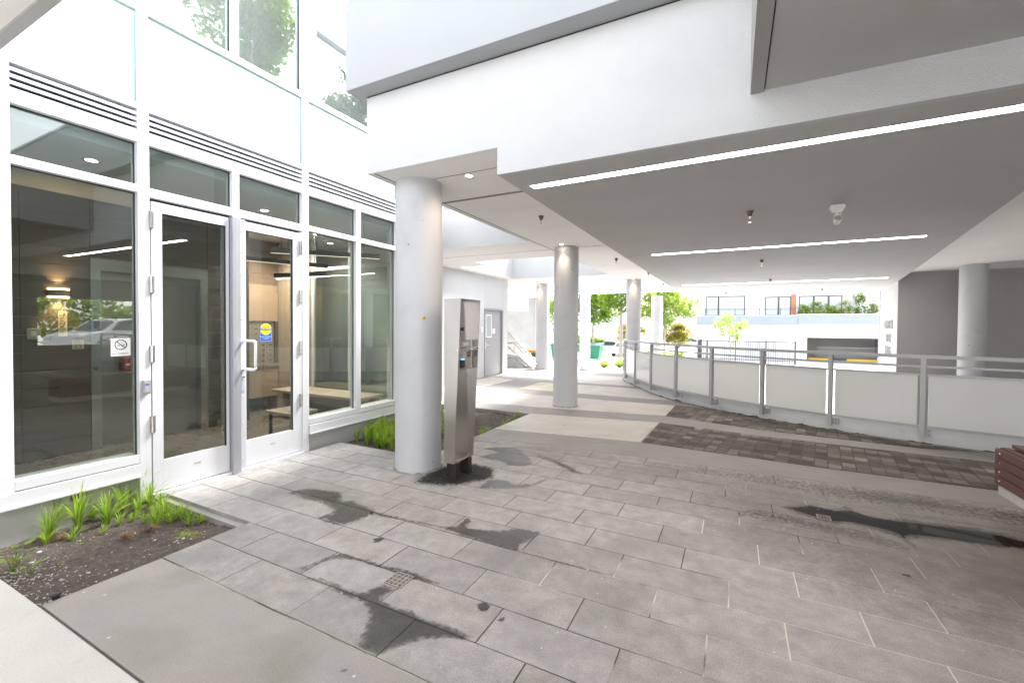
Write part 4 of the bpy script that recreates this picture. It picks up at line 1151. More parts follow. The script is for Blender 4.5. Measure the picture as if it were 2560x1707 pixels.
# mailboxes
mbx = thing('mailbox_cabinet', 'wall of small metal mailboxes under an oak panel', 'mailboxes', loc=(-6.80, 4.32, 0))
b_ = MB(); b_.box(-0.35, 0, -0.40, 0.40, 1.455, 2.04); b_.build('upper_panel', 'oak', mbx)
b_ = MB(); b_.box(-0.35, 0.02, -0.40, 0.41, 0.715, 0.76); b_.build('counter', 'mailbox', mbx)
b_ = MB(); b_.box(-0.35, 0, -0.40, 0.40, 0.226, 0.714); b_.build('lower_cabinet', 'oak', mbx)
b_ = MB(); b_.box(-0.35, -0.03, -0.40, 0.34, 0.761, 1.454); b_.build('carcass', 'mailbox', mbx)
for r_ in range(8):
    for c_ in range(6):
        y_, z_ = -0.395 + c_ * 0.122, 0.766 + r_ * 0.086
        b_ = MB(); b_.box(-0.029, -0.022, y_ + .002, y_ + .118, z_ + .002, z_ + .083); dd = b_.build('mailbox_door', 'mailbox', mbx)
        b_ = MB(); b_.box(-0.0215, -0.019, y_ + .035, y_ + .085, z_ + .04, z_ + .052); b_.build('name_slot', 'ink', dd)
b_ = MB(); b_.box(-0.029, 0.0, 0.345, 0.40, 0.761, 1.454); b_.build('side_filler', 'tile', mbx)
# tiled wall above the mailboxes
b_ = MB()
z = 2.041
while z < 2.76:
    b_.box(-7.15, -6.81, 3.92, 4.725, z, min(z + .18, 2.76)); z += .183
b_.build('upper_tiles', 'oak', lob) if 0 else b_.build('upper_tiles', mat('lit_brown_tile', (0.17, 0.125, 0.10), 0.4, var=0.2, vscale=4), lob)  # brighter copy of the wall tile, lamplight put into its colour
# end partition: oak planks then glass screen
b_ = MB()
for k in range(8):
    x0 = -7.1 + k * 0.135
    b_.box(x0, x0 + 0.131, 4.73, 4.78, 0, 2.76)
b_.build('plank_wall', 'oak2', lob)
scr = thing('lobby_glass_screen', 'slim framed inner glass screen beyond the lobby bench', 'partition')
b_ = MB()
for x0 in (-6.01, -5.2, -4.42): b_.box(x0, x0 + 0.05, 4.74, 4.79, 0, 2.76)
b_.box(-5.96, -4.42, 4.745, 4.785, 0.0, 0.06); b_.box(-5.96, -4.42, 4.745, 4.785, 2.25, 2.30); b_.build('frame', 'alu', scr)
b_ = MB(); b_.box(-5.96, -4.42, 4.762, 4.768, 0.06, 2.25); b_.build('glass', 'glass', scr)
bn = thing('lobby_bench', 'long pale wooden bench along the lobby end wall', 'bench')
b_ = MB(); b_.box(-6.25, -4.45, 4.22, 4.70, 0.385, 0.42); b_.build('seat', 'oak2', bn, bevel=.004)
b_ = MB(); b_.box(-6.1, -6.02, 4.30, 4.66, 0.0, 0.384); b_.build('leg', 'mailbox', bn)
b_ = MB(); b_.box(-4.7, -4.62, 4.30, 4.66, 0.0, 0.384); b_.build('leg', 'mailbox', bn)
b_ = MB(); b_.box(-6.2, -4.5, 4.60, 4.66, 0.05, 0.38); b_.build('modesty_panel', 'tile', bn)
cb = thing('lobby_table', 'low pale table just inside the right door', 'table', loc=(-4.95, 3.55, 0))
b_ = MB(); b_.box(-0.25, 0.25, -0.12, 0.25, 0.30, 0.33); b_.build('table_top', 'oak2', cb, bevel=.003)
for a_, c_ in ((-.22, -.09), (.2, -.09), (-.22, .2), (.2, .2)):
    b_ = MB(); b_.box(a_, a_ + .03, c_, c_ + .03, 0, 0.299); b_.build('leg', 'frame', cb)
# pendants
for p, q, lab in (((-5.24, 3.54, 2.34), (-4.34, 4.50, 2.34), 'black linear pendant running diagonally nearest the window'),
             ((-5.96, 3.45, 2.30), (-5.57, 4.68, 2.30), 'black linear pendant hanging in front of the mailboxes'),
             ((-5.95, 4.08, 2.11), (-5.05, 4.20, 2.11), 'short black linear pendant hung lowest in the lobby')):
    t = thing('pendant_light', lab, 'pendant', 'black linear pendants in the lobby')
    b_ = MB(); b_.bar(p, q, 0.035, 0.06); b_.build('housing', 'black', t)
    b_ = MB(); b_.bar(Vector(p) - Vector((0, 0, .033)), Vector(q) - Vector((0, 0, .033)), 0.014, 0.005); b_.build('diffuser', mat('pendant_glow', (.9, .8, .7), .4, emit=(1, .78, .55), estr=.28), t)
    for e_ in (0.15, 0.85):
        c_ = Vector(p).lerp(Vector(q), e_); b_ = MB(); b_.tube([c_ + Vector((0, 0, .03)), (c_.x, c_.y, 2.76)], 0.003, 6); b_.build('cable', 'black', t)
def downlight(x, y, z, label, group, energy, r=0.045, size=150):
    t = thing('downlight', label, 'light', group, (x, y, z))
    b_ = MB(); b_.lathe((0, 0, 0), [(r + .016, 0.0), (r + .014, -0.005), (r, -0.004), (r - .004, 0.002)], 28); b_.build('trim_ring', 'chrome', t)
    b_ = MB(); b_.frustum((0, 0, -0.002), (0, 0, 0.0), r * .85, r * .85, 24); b_.build('lens', 'lamp', t)
    ld = bpy.data.lights.new('downlight_lamp', 'SPOT'); ld.energy = energy; ld.color = (1, 0.76, 0.55) if z > 2.77 or energy > 50 else (1, 0.88, 0.78); ld.spot_size = R(size); ld.spot_blend = 1.0; ld.shadow_soft_size = 0.03
    lo = bpy.data.objects.new('downlight_lamp', ld); COL.objects.link(lo); lo.parent = t; lo.location = (0, 0, -0.012)
    return t
gl = 'lit downlights in the lobby ceiling'
downlight(-4.79, 1.66, 2.757, 'round lobby downlight seen above the left window', gl, 3)
downlight(-6.25, 4.25, 2.757, 'round lobby downlight washing the mailbox wall', gl, 60, size=140)
downlight(-5.6, 4.5, 2.757, 'round lobby downlight over the middle of the lobby bench', gl, 28)
downlight(-6.0, 5.1, 2.757, 'round downlight beyond the inner glass screen', gl, 9)
downlight(-5.0, 3.3, 2.757, 'round lobby downlight just inside the right door', gl, 5)
downlight(-5.4, 2.6, 2.757, 'round lobby downlight in front of the elevator', gl, 9)
gl = 'downlights in the walkway ceiling beside the columns'
downlight(-2.197, 3.42, ZC - .001, 'small lit downlight beside the top of the nearest column', gl, 5, r=.036)
downlight(-2.61, 6.95, ZC - .001, 'small lit downlight just before the second column in the row', gl, 5, size=95, r=.036)
downlight(-2.60, 12.72, ZC - .001, 'small lit downlight before the column at the railing end', gl, 7, size=95, r=.036)
downlight(-5.62, 12.84, ZC - .001, 'small lit downlight before the column by the stairs', gl, 7, size=95, r=.036)
downlight(-5.46, 17.46 - .0, ZC - .001, 'small lit downlight before the column near the dumpster', gl, 8, r=.036)
# web of loose tape under the second downlight
tp = thing('loose_wire_clip', 'small curled clip hanging under the second walkway downlight', 'clip', loc=(-2.63, 7.02, ZC))
b_ = MB(); b_.tube([(0, 0.0, -.03), (0.0, 0, -.07), (.004, 0, -.10)], .002, 6)
b_.build('stem', 'white', tp)
b_ = MB(); b_.tube([(-.07, .0, -.05), (-.05, 0, -.08), (-.035, 0, -.10)], .004, 6); b_.tube([(.06, .0, -.04), (.04, 0, -.07), (.03, 0, -.10)], .004, 6); b_.build('curl', 'white', tp)

# ================================================================== SOFFIT FIXTURES
gl = 'linear lights recessed in the dark soffit'
for (x0, y0), (x1, y1), lab in (((-1.53, 3.37), (1.95, 3.27), 'long bright linear light nearest the camera in the dark soffit'),
                                ((-1.20, 7.375), (2.153, 7.298), 'bright linear light across the middle of the dark soffit'),
                                ((-1.30, 13.09), (3.157, 12.91), 'thin linear light third across the dark soffit'),
                                ((-1.2, 17.25), (3.6, 17.1), 'thin linear light at the far end of the dark soffit')):
    t = thing('linear_light', lab, 'light', gl)
    d = Vector((x1 - x0, y1 - y0, 0)).normalized(); n_ = Vector((-d.y, d.x, 0))
    w_ = 0.042
    b_ = MB(); b_.bar((x0, y0, ZS - .0015), (x1, y1, ZS - .0015), w_ * 2, 0.003); b_.build('diffuser', 'tube', t)
    b_ = MB()
    for s_ in (-1, 1): b_.bar(Vector((x0, y0, ZS - .002)) + n_ * s_ * (w_ + .002), Vector((x1, y1, ZS - .002)) + n_ * s_ * (w_ + .002), 0.004, 0.005)
    b_.build('trim', 'soffit', t)
for ya, yb, xr in ((7.43, 7.37, 2.5), (13.15, 12.98, 3.45)):
    b_ = MB(); b_.bar((-1.65, ya, ZS - .0006), (-1.27, ya - .008, ZS - .0006), .007, .001); b_.build('soffit_seam', 'joint', bld)
    b_ = MB(); b_.bar((xr - .28, yb - .07, ZS - .0006), (xr - .02, yb - .075, ZS - .0006), .007, .001); b_.build('soffit_seam', 'joint', bld)
def sprinkler(x, y, z, label, m='brass'):
    t = thing('fire_sprinkler', label, 'sprinkler', 'pendent fire sprinklers under the ceiling', (x, y, z))
    b_ = MB(); b_.lathe((0, 0, 0), [(0.036, 0.0), (0.034, -0.006), (0.024, -0.022), (0.020, -0.05), (0.0, -0.05)], 20); b_.build('escutcheon', m, t)
    b_ = MB(); b_.frustum((0, 0, -.049), (0, 0, -.07), .013, .011, 12); b_.tube([(-.009, 0, -.068), (-.013, 0, -.085), (-.004, 0, -.107)], .0026, 6); b_.tube([(.009, 0, -.068), (.013, 0, -.085), (.004, 0, -.107)], .0026, 6); b_.frustum((0, 0, -.07), (0, 0, -.108), .003, .003, 8); b_.build('frame_arms', 'chrome', t)
    b_ = MB(); b_.frustum((0, 0, -.108), (0, 0, -.111), .016, .016, 16); b_.build('deflector', 'chrome', t)
sprinkler(0.13, 5.03, ZS, 'brass sprinkler in the dark soffit left of the white twin lamp')
sprinkler(0.418, 8.69, ZS, 'sprinkler in the dark soffit just beyond the middle linear light')
sprinkler(0.774, 12.20, ZS, 'sprinkler in the dark soffit in front of the third linear light')
sprinkler(2.346, 15.87, ZS, 'tiny far sprinkler at the right end of the dark soffit')
sprinkler(-0.244, 16.23, ZS, 'tiny far sprinkler at the left end of the dark soffit')
sprinkler(-2.176, 5.06, ZC, 'brass sprinkler in the light ceiling between the first two columns')
sprinkler(-2.138, 8.83, ZC, 'sprinkler in the light ceiling right of the second column')
sprinkler(-1.94, 11.41, ZC, 'sprinkler in the light ceiling third along the dark soffit edge')
sprinkler(-2.016, 14.52, ZC, 'distant sprinkler in the light ceiling beside the last columns')
# white lamp with round head
fl = thing('ceiling_spotlight', 'white adjustable spotlight with three lenses fixed under the dark soffit', 'spotlight', loc=(0.868, 5.14, ZS))
b_ = MB(); b_.box(-0.056, 0.056, -0.045, 0.045, -0.035, 0); b_.build('mounting_plate', 'white', fl, bevel=.004)
b_ = MB(); b_.prism([(-.042, -.03), (.042, -.03), (.042, .03), (-.042, .03)], -.062, -.034); b_.build('junction_box', 'white', fl, bevel=.006)
b_ = MB(); b_.frustum((0, 0, -.06), (-.004, -.01, -.095), .013, .011, 14); b_.bar((-.03, -.01, -.10), (.03, -.01, -.085), .008, .008); b_.build('knuckle', 'white', fl)
hd = Vector((0.0, -0.55, 0.36)).normalized()
c_ = Vector((0.004, 0, -.135))
b_ = MB(); b_.frustum(c_ - hd * 0.045, c_ + hd * 0.02, .027, .034, 28); lh = b_.build('lamp_head', 'white', fl)
b_ = MB(); b_.frustum(c_ + hd * 0.0195, c_ + hd * 0.0215, .029, .029, 28); b_.build('lens_plate', 'mailbox', lh)
b_ = MB(); a_ = hd.orthogonal().normalized(); bb = hd.cross(a_)
for k in range(3):
    tt = k * 2 * math.pi / 3 + .5; o_ = a_ * .014 * math.cos(tt) + bb * .014 * math.sin(tt)
    b_.frustum(c_ + hd * .0215 + o_, c_ + hd * .024 + o_, .009, .007, 14)
b_.build('lenses', 'lcd', lh)

# ================================================================== INTERCOM POST
kp = thing('intercom_post', 'tapered stainless steel intercom post beside the nearest column', 'intercom', loc=(-2.29, 3.43, 0))
ox, oy = -2.29, 3.43
XP = -2.268
def loc_(b_):  # shift to local
    b_.v = [(x - ox, y - oy, z) for x, y, z in b_.v]; return b_
def cheek(y0, y1, xt, xm, xb):
    b_ = MB()
    pr = [(-2.365, 1.640), (xt, 1.640), (xm, 1.15), (xb, 0.150), (-2.358, 0.150)]
    n = len(pr)
    vs = [(x, y0, z) for x, z in pr] + [(x, y1, z) for x, z in pr]
    b_.add(vs, [tuple(range(n)), tuple(range(2 * n - 1, n - 1, -1))] + [(i, n + i, n + (i + 1) % n, (i + 1) % n) for i in range(n)])
    return loc_(b_).build('side_cheek', 'steel', kp)
cheek(3.270, 3.276, -2.181, -2.203, -2.249)
cheek(3.594, 3.600, -2.176, -2.200, -2.247)
b_ = MB(); b_.box(-2.363, XP, 3.277, 3.593, 0.152, 1.636); loc_(b_).build('body', 'steel', kp)
b_ = MB(); b_.box(-2.366, -2.176, 3.269, 3.601, 1.6405, 1.646); loc_(b_).build('top_cap', 'steel', kp)
b_ = MB(); b_.box(-2.350, -2.252, 3.277, 3.593, 0.140, 0.151); loc_(b_).build('bottom_plate', 'steel', kp)
b_ = MB(); b_.tube([(-2.200, 3.262, 1.183), (-2.200, 3.61, 1.183)], .0055, 10); b_.frustum((-2.200, 3.262, 1.183), (-2.200, 3.250, 1.183), .016, .013, 20); loc_(b_).build('visor_rod', 'chrome', kp)
b_ = MB(); b_.box(XP, XP + .005, 3.36, 3.575, 1.20, 1.268); dp = loc_(b_).build('display_plate', 'mailbox', kp, bevel=.001)
b_ = MB(); b_.box(XP + .005, XP + .007, 3.435, 3.525, 1.215, 1.245); loc_(b_).build('screen', 'lcd', dp)
b_ = MB(); b_.box(XP, XP + .005, 3.355, 3.578, 0.990, 1.168); ip = loc_(b_).build('keypad_plate', 'mailbox', kp, bevel=.001)
for r_ in range(4):
    for c2 in range(3):
        b_ = MB(); b_.box(XP + .005, XP + .009, 3.505 + c2 * .02, 3.519 + c2 * .02, 1.103 + r_ * .0155, 1.113 + r_ * .0155); loc_(b_).build('key', 'black', ip)
b_ = MB()
for r_ in range(4): b_.box(XP + .005, XP + .007, 3.433, 3.484, 1.104 + r_ * .0155, 1.112 + r_ * .0155)
loc_(b_).build('name_strips', mat('beige_strip', (.6, .5, .38), .5), ip)
b_ = MB(); b_.frustum((XP + .005, 3.395, 1.137), (XP + .014, 3.395, 1.137), .010, .009, 16); loc_(b_).build('knob', 'chrome', ip)
b_ = MB(); b_.box(XP + .005, XP + .022, 3.383, 3.441, 1.008, 1.082); cr = loc_(b_).build('fob_reader', 'black', ip, bevel=.003)
b_ = MB(); b_.box(XP + .006, XP + .0225, 3.398, 3.441, 1.0825, 1.092); loc_(b_).build('indicator', 'blue', cr)
b_ = MB(); b_.frustum((XP + .005, 3.475, 1.034), (XP + .012, 3.475, 1.034), .010, .009, 16); b_.frustum((XP + .005, 3.525, 1.030), (XP + .009, 3.525, 1.030), .005, .005, 12); loc_(b_).build('push_button', 'chrome', ip)
b_ = MB(); b_.frustum((XP, 3.43, 1.37), (XP + .012, 3.43, 1.37), .018, .017, 20); loc_(b_).build('camera_eye', 'black', kp)
for (a_, c2) in ((-2.342, 3.292), (-2.342, 3.50)):
    b_ = MB(); b_.box(a_, a_ + .104, c2, c2 + .055, 0.006, 0.1395); b_.box(a_ - .03, a_ + .13, c2 - .02, c2 + .075, -0.001, 0.0055); leg = loc_(b_).build('leg', 'rust', kp, bevel=.001)
    b_ = MB()
    for u_ in (-.016, .117): b_.frustum((a_ + u_, c2 + .028, .005), (a_ + u_, c2 + .028, .017), .008, .007, 8)
    loc_(b_).build('bolts', 'rust', leg)

# ================================================================== RAMP RAILING
kb = MB()
co = KC; ci = offs(KC, 0.15)
n = len(co)
vs = [(x, y, -0.07) for x, y in co] + [(x, y, 0.205) for x, y in co] + [(x, y, 0.205) for x, y in ci] + [(x, y, -1.55) for x, y in ci]
fs = []
for i in range(n - 1):
    for a in range(3): fs.append((a * n + i, a * n + i + 1, (a + 1) * n + i + 1, (a + 1) * n + i))
kb.add(vs, fs, True)
ko = kb.build('kerb_wall', 'curb'); tag(ko, 'low curved grey kerb wall carrying the glass railing', 'kerb wall')
kb = MB()
wob = offs(KC, -0.006)
vs, fs = [], []
W1 = offs(KC, 0.004)
fine_o, fine_i = crom(W1, 5), crom(offs(KC, -0.012), 5)
for i, (p, q) in enumerate(zip(fine_o, fine_i)):
    t_ = max(0, noise.noise(Vector((p[0] * 6, p[1] * 6, 3))) + .4 * noise.noise(Vector((p[0] * 30, p[1] * 30, 3)))) * 0.05
    vs += [(p[0], p[1], 0.014 + t_), (q[0] - 0, q[1] - t_ * .2, 0.009)]
for i in range(len(fine_o) - 1): fs.append((2 * i, 2 * i + 1, 2 * i + 3, 2 * i + 2))
kb.add(vs, fs, True)
o = kb.build('debris_line', 'soil'); o['kind'] = 'stuff'
rail = thing('ramp_railing', 'curved grey steel railing with frosted glass panels above the kerb', 'railing')
RP = [(-2.72, 12.2), (-2.55, 11.46), (-2.433, 11.17), (-1.982, 10.092), (-1.502, 9.282), (-0.947, 8.612), (-0.323, 8.076), (0.396, 7.565), (1.173, 7.167), (2.033, 6.876),
      (2.93, 6.68), (3.83, 6.56), (4.73, 6.48), (5.63, 6.42), (6.53, 6.38), (7.43, 6.35), (8.33, 6.33), (9.2, 6.31)]
RP[0:2] = [(-2.60, 11.75)]
for i, p in enumerate(RP):
    a, c = Vector(RP[max(0, i - 1)]), Vector(RP[min(len(RP) - 1, i + 1)])
    d = (c - a).normalized(); nn = Vector((-d.y, d.x)); nn = nn if nn.y > 0 else -nn
    def quad(cx, cy, hw, hd):
        return [(cx + d.x * s_ * hw + nn.x * t_ * hd, cy + d.y * s_ * hw + nn.y * t_ * hd) for s_, t_ in ((-1, -1), (1, -1), (1, 1), (-1, 1))]
    b_ = MB(); b_.prism(quad(p[0], p[1], 0.024, 0.030), 0.095, 1.047); po = b_.build('post', 'rail', rail, bevel=.002)
    b_ = MB()
    # fixing flange that reaches back to the kerb
    ka = Vector(p) + nn * 0.034
    b_.prism(quad(p[0] + d.x * 0.055 + nn.x * .05, p[1] + d.y * 0.055 + nn.y * .05, 0.030, 0.022), 0.11, 0.20)
    b_.build('flange', 'rail', po)
    b_ = MB()
    for zz in (0.13, 0.178):
        q = Vector(p) + d * 0.062 + nn * 0.027
        b_.frustum((q.x, q.y, zz), (q.x - nn.x * .007, q.y - nn.y * .007, zz), .008, .007, 10)
    b_.build('bolts', 'chrome', po)
for i in range(len(RP) - 1):
    p, q = Vector(RP[i]), Vector(RP[i + 1]); d = (q - p).normalized()
    e0, e1 = p + d * 0.026, q - d * 0.026
    b_ = MB(); b_.bar((e0.x, e0.y, 0.952), (e1.x, e1.y, 0.952), 0.02, 0.026); b_.build('mid_rail', 'rail', rail)
    b_ = MB(); b_.bar((e0.x, e0.y, 0.852), (e1.x, e1.y, 0.852), 0.03, 0.024); b_.build('glazing_rail', 'rail', rail)
    b_ = MB(); b_.bar((e0.x, e0.y, 0.228), (e1.x, e1.y, 0.228), 0.04, 0.030); b_.build('bottom_rail', 'rail', rail)
    e0, e1 = p + d * 0.048, q - d * 0.048
    b_ = MB(); b_.bar((e0.x, e0.y, 0.5415), (e1.x, e1.y, 0.5415), 0.010, 0.597); b_.build('frosted_panel', 'frost', rail)
tr = MB()
CR = crom(RP, 4)
L0, L1 = offs(CR, -0.026), offs(CR, 0.026)
n = len(CR)
vs = [(x, y, 1.0475) for x, y in L0] + [(x, y, 1.088) for x, y in L0] + [(x, y, 1.088) for x, y in L1] + [(x, y, 1.0475) for x, y in L1]
fs = []
for i in range(n - 1):
    for a in range(4): fs.append((a * n + i, a * n + i + 1, ((a + 1) % 4) * n + i + 1, ((a + 1) % 4) * n + i))
fs += [(0, n, 2 * n, 3 * n), (n - 1, 4 * n - 1, 3 * n - 1, 2 * n - 1)]
tr.add(vs, fs); tr.build('top_rail', 'rail', rail)

# ================================================================== BENCH
be = thing('slatted_bench', 'red brown timber slatted bench block on a pale concrete base', 'bench', loc=(2.3, 4.4, 0))
b_ = MB(); b_.box(-0.27, 0.30, -1.2, 0.78, -0.002, 0.085); b_.build('concrete_base', 'slab2', be, bevel=.006)
for k in range(4):
    z0 = 0.088 + k * 0.077
    b_ = MB(); b_.box(-0.29, -0.262, -1.22, 0.79, z0, z0 + 0.069); s_ = b_.build('side_board', 'wood', be, bevel=.004)
    b_ = MB()
    for yy in (0.715, 0.15, -0.45, -1.05): b_.frustum((-0.29, yy, z0 + .035), (-0.294, yy, z0 + .035), .0085, .007, 14)
    b_.build('bolt_heads', 'chrome', s_)
    b_ = MB(); b_.box(-0.26, 0.30, 0.762, 0.79, z0, z0 + 0.069); b_.build('end_board', 'wood', be, bevel=.004)
for k in range(6):
    x0 = -0.288 + k * 0.098
    b_ = MB(); b_.box(x0, x0 + 0.088, -1.22, 0.79, 0.398, 0.428) if k else b_.box(x0 + .03, x0 + 0.088, -1.22, 0.79, 0.37, 0.398)
    b_.build('seat_slat', 'wood', be, bevel=.004)
b_ = MB(); b_.box(-0.255, 0.29, -1.19, 0.755, 0.086, 0.365); b_.build('core', 'dark', be)

# ================================================================== FLOOR DRAINS
def drain(x, y, s, label, m=None):
    t = thing('floor_drain', label, 'drain', 'square floor drains in the stone paving', (x, y, 0.0035))
    b_ = MB(); h = s / 2; w_ = s * .06
    b_.box(-h, h, -h, -h + w_, 0, .003); b_.box(-h, h, h - w_, h, 0, .003); b_.box(-h, -h + w_, -h + w_, h - w_, 0, .003); b_.box(h - w_, h, -h + w_, h - w_, 0, .003)
    b_.build('drain_frame', 'mailbox', t)
    b_ = MB(); b_.box(-h + w_, h - w_, -h + w_, h - w_, -.0012, .0002); b_.build('drain_well', 'dark', t)
    b_ = MB(); g_ = s * .072
    for k in range(1, 6):
        r_ = k * g_
        if r_ > h - w_: break
        for a_, c2, e_, f_ in ((-r_, r_, -r_ - s * .014, -r_ + s * .014), (-r_, r_, r_ - s * .014, r_ + s * .014)):
            b_.box(a_, c2, e_, f_, .0003, .003)
            b_.box(e_, f_, a_, c2, .0003, .0029)
    for a_ in (-.25, 0, .25):
        b_.box(-h + w_, h - w_, a_ * s - .004, a_ * s + .004, .0004, .0027); b_.box(a_ * s - .004, a_ * s + .004, -h + w_, h - w_, .0004, .0026)
    b_.build('drain_grille', m or mat('drain_bronze', (.30, .27, .24), .45, .4), t)
drain(-1.622, 1.835, 0.115, 'square slotted floor drain between the damp patches in the foreground')
drain(0.612, 3.895, 0.085, 'square floor drain at the left end of the long puddle', mat('wet_drain_iron', (.10, .09, .08), .4, .3))

# ================================================================== GARDEN SPIKES
for x, y, z, lab in ((-4.36, 3.76, -.02, 'short black garden light at the edge of the rear planting bed'), (-3.06, 0.905, -0.02, 'short black garden light at the corner of the front planting bed')):
    t = thing('garden_light', lab, 'garden light', 'low black garden lights', (x, y, z))
    b_ = MB(); b_.frustum((0, 0, -.03), (0, 0, .035), .014, .014, 16); b_.build('stem', 'black', t)
    b_ = MB(); b_.lathe((0, 0, 0), [(.012, .034), (.024, .036), (.026, .052), (.019, .055), (.017, .048), (0, .046)], 20); b_.build('head', mat('garden_light_head', (.05, .04, .04), .5), t)

# ================================================================== GRASS CLUMPS
def clump_mesh(name, nb, h, spread, m='grass', wid=0.009, seed=0, droop=1.0):
    rnd = random.Random(seed)
    b_ = MB(); b_.tint = []
    for k in range(nb):
        a = rnd.uniform(0, 2 * math.pi); L_ = h * rnd.uniform(.55, 1.15); lean = rnd.uniform(.05, 1) * spread * droop
        r0 = rnd.uniform(0, .012)
        bx, by = r0 * math.cos(a), r0 * math.sin(a)
        dx, dy = math.cos(a), math.sin(a); sx, sy = -dy, dx
        w_ = wid * rnd.uniform(.7, 1.3)
        pts = []
        S = 6
        for i in range(S + 1):
            t = i / S
            hor = lean * (t ** 1.8); ver = L_ * (t - .38 * lean / max(spread, .01) * t ** 2.4)
            ww = w_ * (1 - t) ** .6 + .0004
            c = (bx + dx * hor, by + dy * hor, ver)
            pts.append(((c[0] - sx * ww / 2, c[1] - sy * ww / 2, c[2]), (c[0] + sx * ww / 2, c[1] + sy * ww / 2, c[2] + .001)))
        vs = [q for p in pts for q in p]
        fs = [(2 * i, 2 * i + 1, 2 * i + 3, 2 * i + 2) for i in range(S)]
        n0 = len(b_.f); b_.add(vs, fs, True)
        tt = rnd.uniform(.6, 1.35); yy = rnd.uniform(.9, 1.25)
        b_.tint += [(tt * yy, tt, tt * .9)] * (len(b_.f) - n0)
    me_o = b_.build(name, m)
    return me_o
protos = [clump_mesh('grass_clump', nb, h, sp, seed=i) for i, (nb, h, sp) in enumerate(((54, .25, .15), (40, .29, .12), (34, .18, .14), (64, .20, .19)))]
first = [True] * 4
def put(k, x, y, s=1.0, label='', group='', z=None):
    global first
    o = protos[k] if first[k] else protos[k].copy()
    if not first[k]: COL.objects.link(o)
    first[k] = False
    o.location = (x, y, (soil_z(x, y) if z is None else z) - .004); o.rotation_euler = (0, 0, random.uniform(0, 6.28)); o.scale = (s, s, s * random.uniform(.9, 1.15))
    tag(o, label, 'grass clump', group)
fc = [(-4.33, 1.13, 1.0, 1), (-4.24, 1.27, 1.15, 0), (-4.09, 1.18, 1.1, 1), (-4.04, 1.15, 0.8, 2), (-4.10, 1.33, 1.2, 0), (-3.95, 1.25, .65, 2), (-4.20, 1.44, .9, 2), (-4.02, 1.46, 1.1, 3), (-4.12, 1.50, .8, 1),
      (-4.28, 1.36, 1.1, 0), (-4.30, 1.72, 1.2, 0), (-4.22, 1.76, 1.1, 1), (-4.05, 1.66, .9, 2), (-3.92, 1.49, .6, 2), (-3.86, 1.38, .5, 2), (-4.0, 1.78, .8, 3), (-3.80, 1.72, .75, 3), (-3.66, 1.76, .7, 3), (-3.72, 1.62, .6, 3),
      (-4.35, 1.58, 1.0, 1)]
for x, y, s_, k in fc: put(k, x, y, s_, 'bright green grass clump growing in the front planting bed by the left window', 'grass clumps in the front planting bed')
for x, y in ((-3.98, 1.62), (-3.9, 1.70), (-3.82, 1.60), (-3.78, 1.68), (-3.70, 1.74), (-3.64, 1.68), (-3.58, 1.77), (-3.52, 1.74), (-3.86, 1.78), (-3.96, 1.72), (-3.48, 1.80), (-3.74, 1.80), (-3.90, 1.56), (-3.68, 1.60)):
    put(3, x, y, random.uniform(.38, .55), 'bright green grass clump growing in the front planting bed by the left window', 'grass clumps in the front planting bed')
for x, y in ((-4.38, 1.22), (-4.36, 1.42), (-4.34, 1.30), (-4.30, 1.50), (-4.37, 1.66), (-4.30, 1.62), (-4.15, 1.60), (-4.22, 1.68), (-4.10, 1.75)):
    put(random.choice((0, 1, 3)), x, y, random.uniform(.8, 1.05), 'bright green grass clump growing in the front planting bed by the left window', 'grass clumps in the front planting bed')
for i in range(120):
    if i < 95: x = random.uniform(-4.18, -3.38); y = random.uniform(3.82, 4.75)
    else: x = random.uniform(-4.18, -3.5); y = random.uniform(4.7, 6.2)
    put(random.choice((0, 1, 3, 0)), x, y, random.uniform(.75, 1.12), 'bright green grass clump in the rear planting bed beyond the doors', 'grass clumps in the rear planting bed')
for (x, y) in ((-2.98, 4.95), (-2.96, 5.1), (-2.94, 5.5), (-3.0, 5.75), (-3.05, 6.2), (-2.98, 5.95)):
    put(2, x, y, .7, 'bright green grass clump in the rear planting bed beyond the doors', 'grass clumps in the rear planting bed')
# dry tufts
for i, (x, y, lab) in enumerate(((-3.60, 1.40, 'pale dry straw tuft lying lowest in the front bed'), (-3.60, 1.54, 'brown dry straw tuft beside the moss in the front bed'), (-4.02, 1.22, 'thin dry tuft at the foot of the grass clumps'), (-4.35, 0.98, 'dry tuft at the far left edge of the front bed'))):
    o = clump_mesh('dry_tuft', 90, .045, .075, 'straw', .0035, 40 + i, 1.0); o.location = (x, y, soil_z(x, y) + .004); tag(o, lab, 'dry grass', 'dry grass tufts in the front bed')
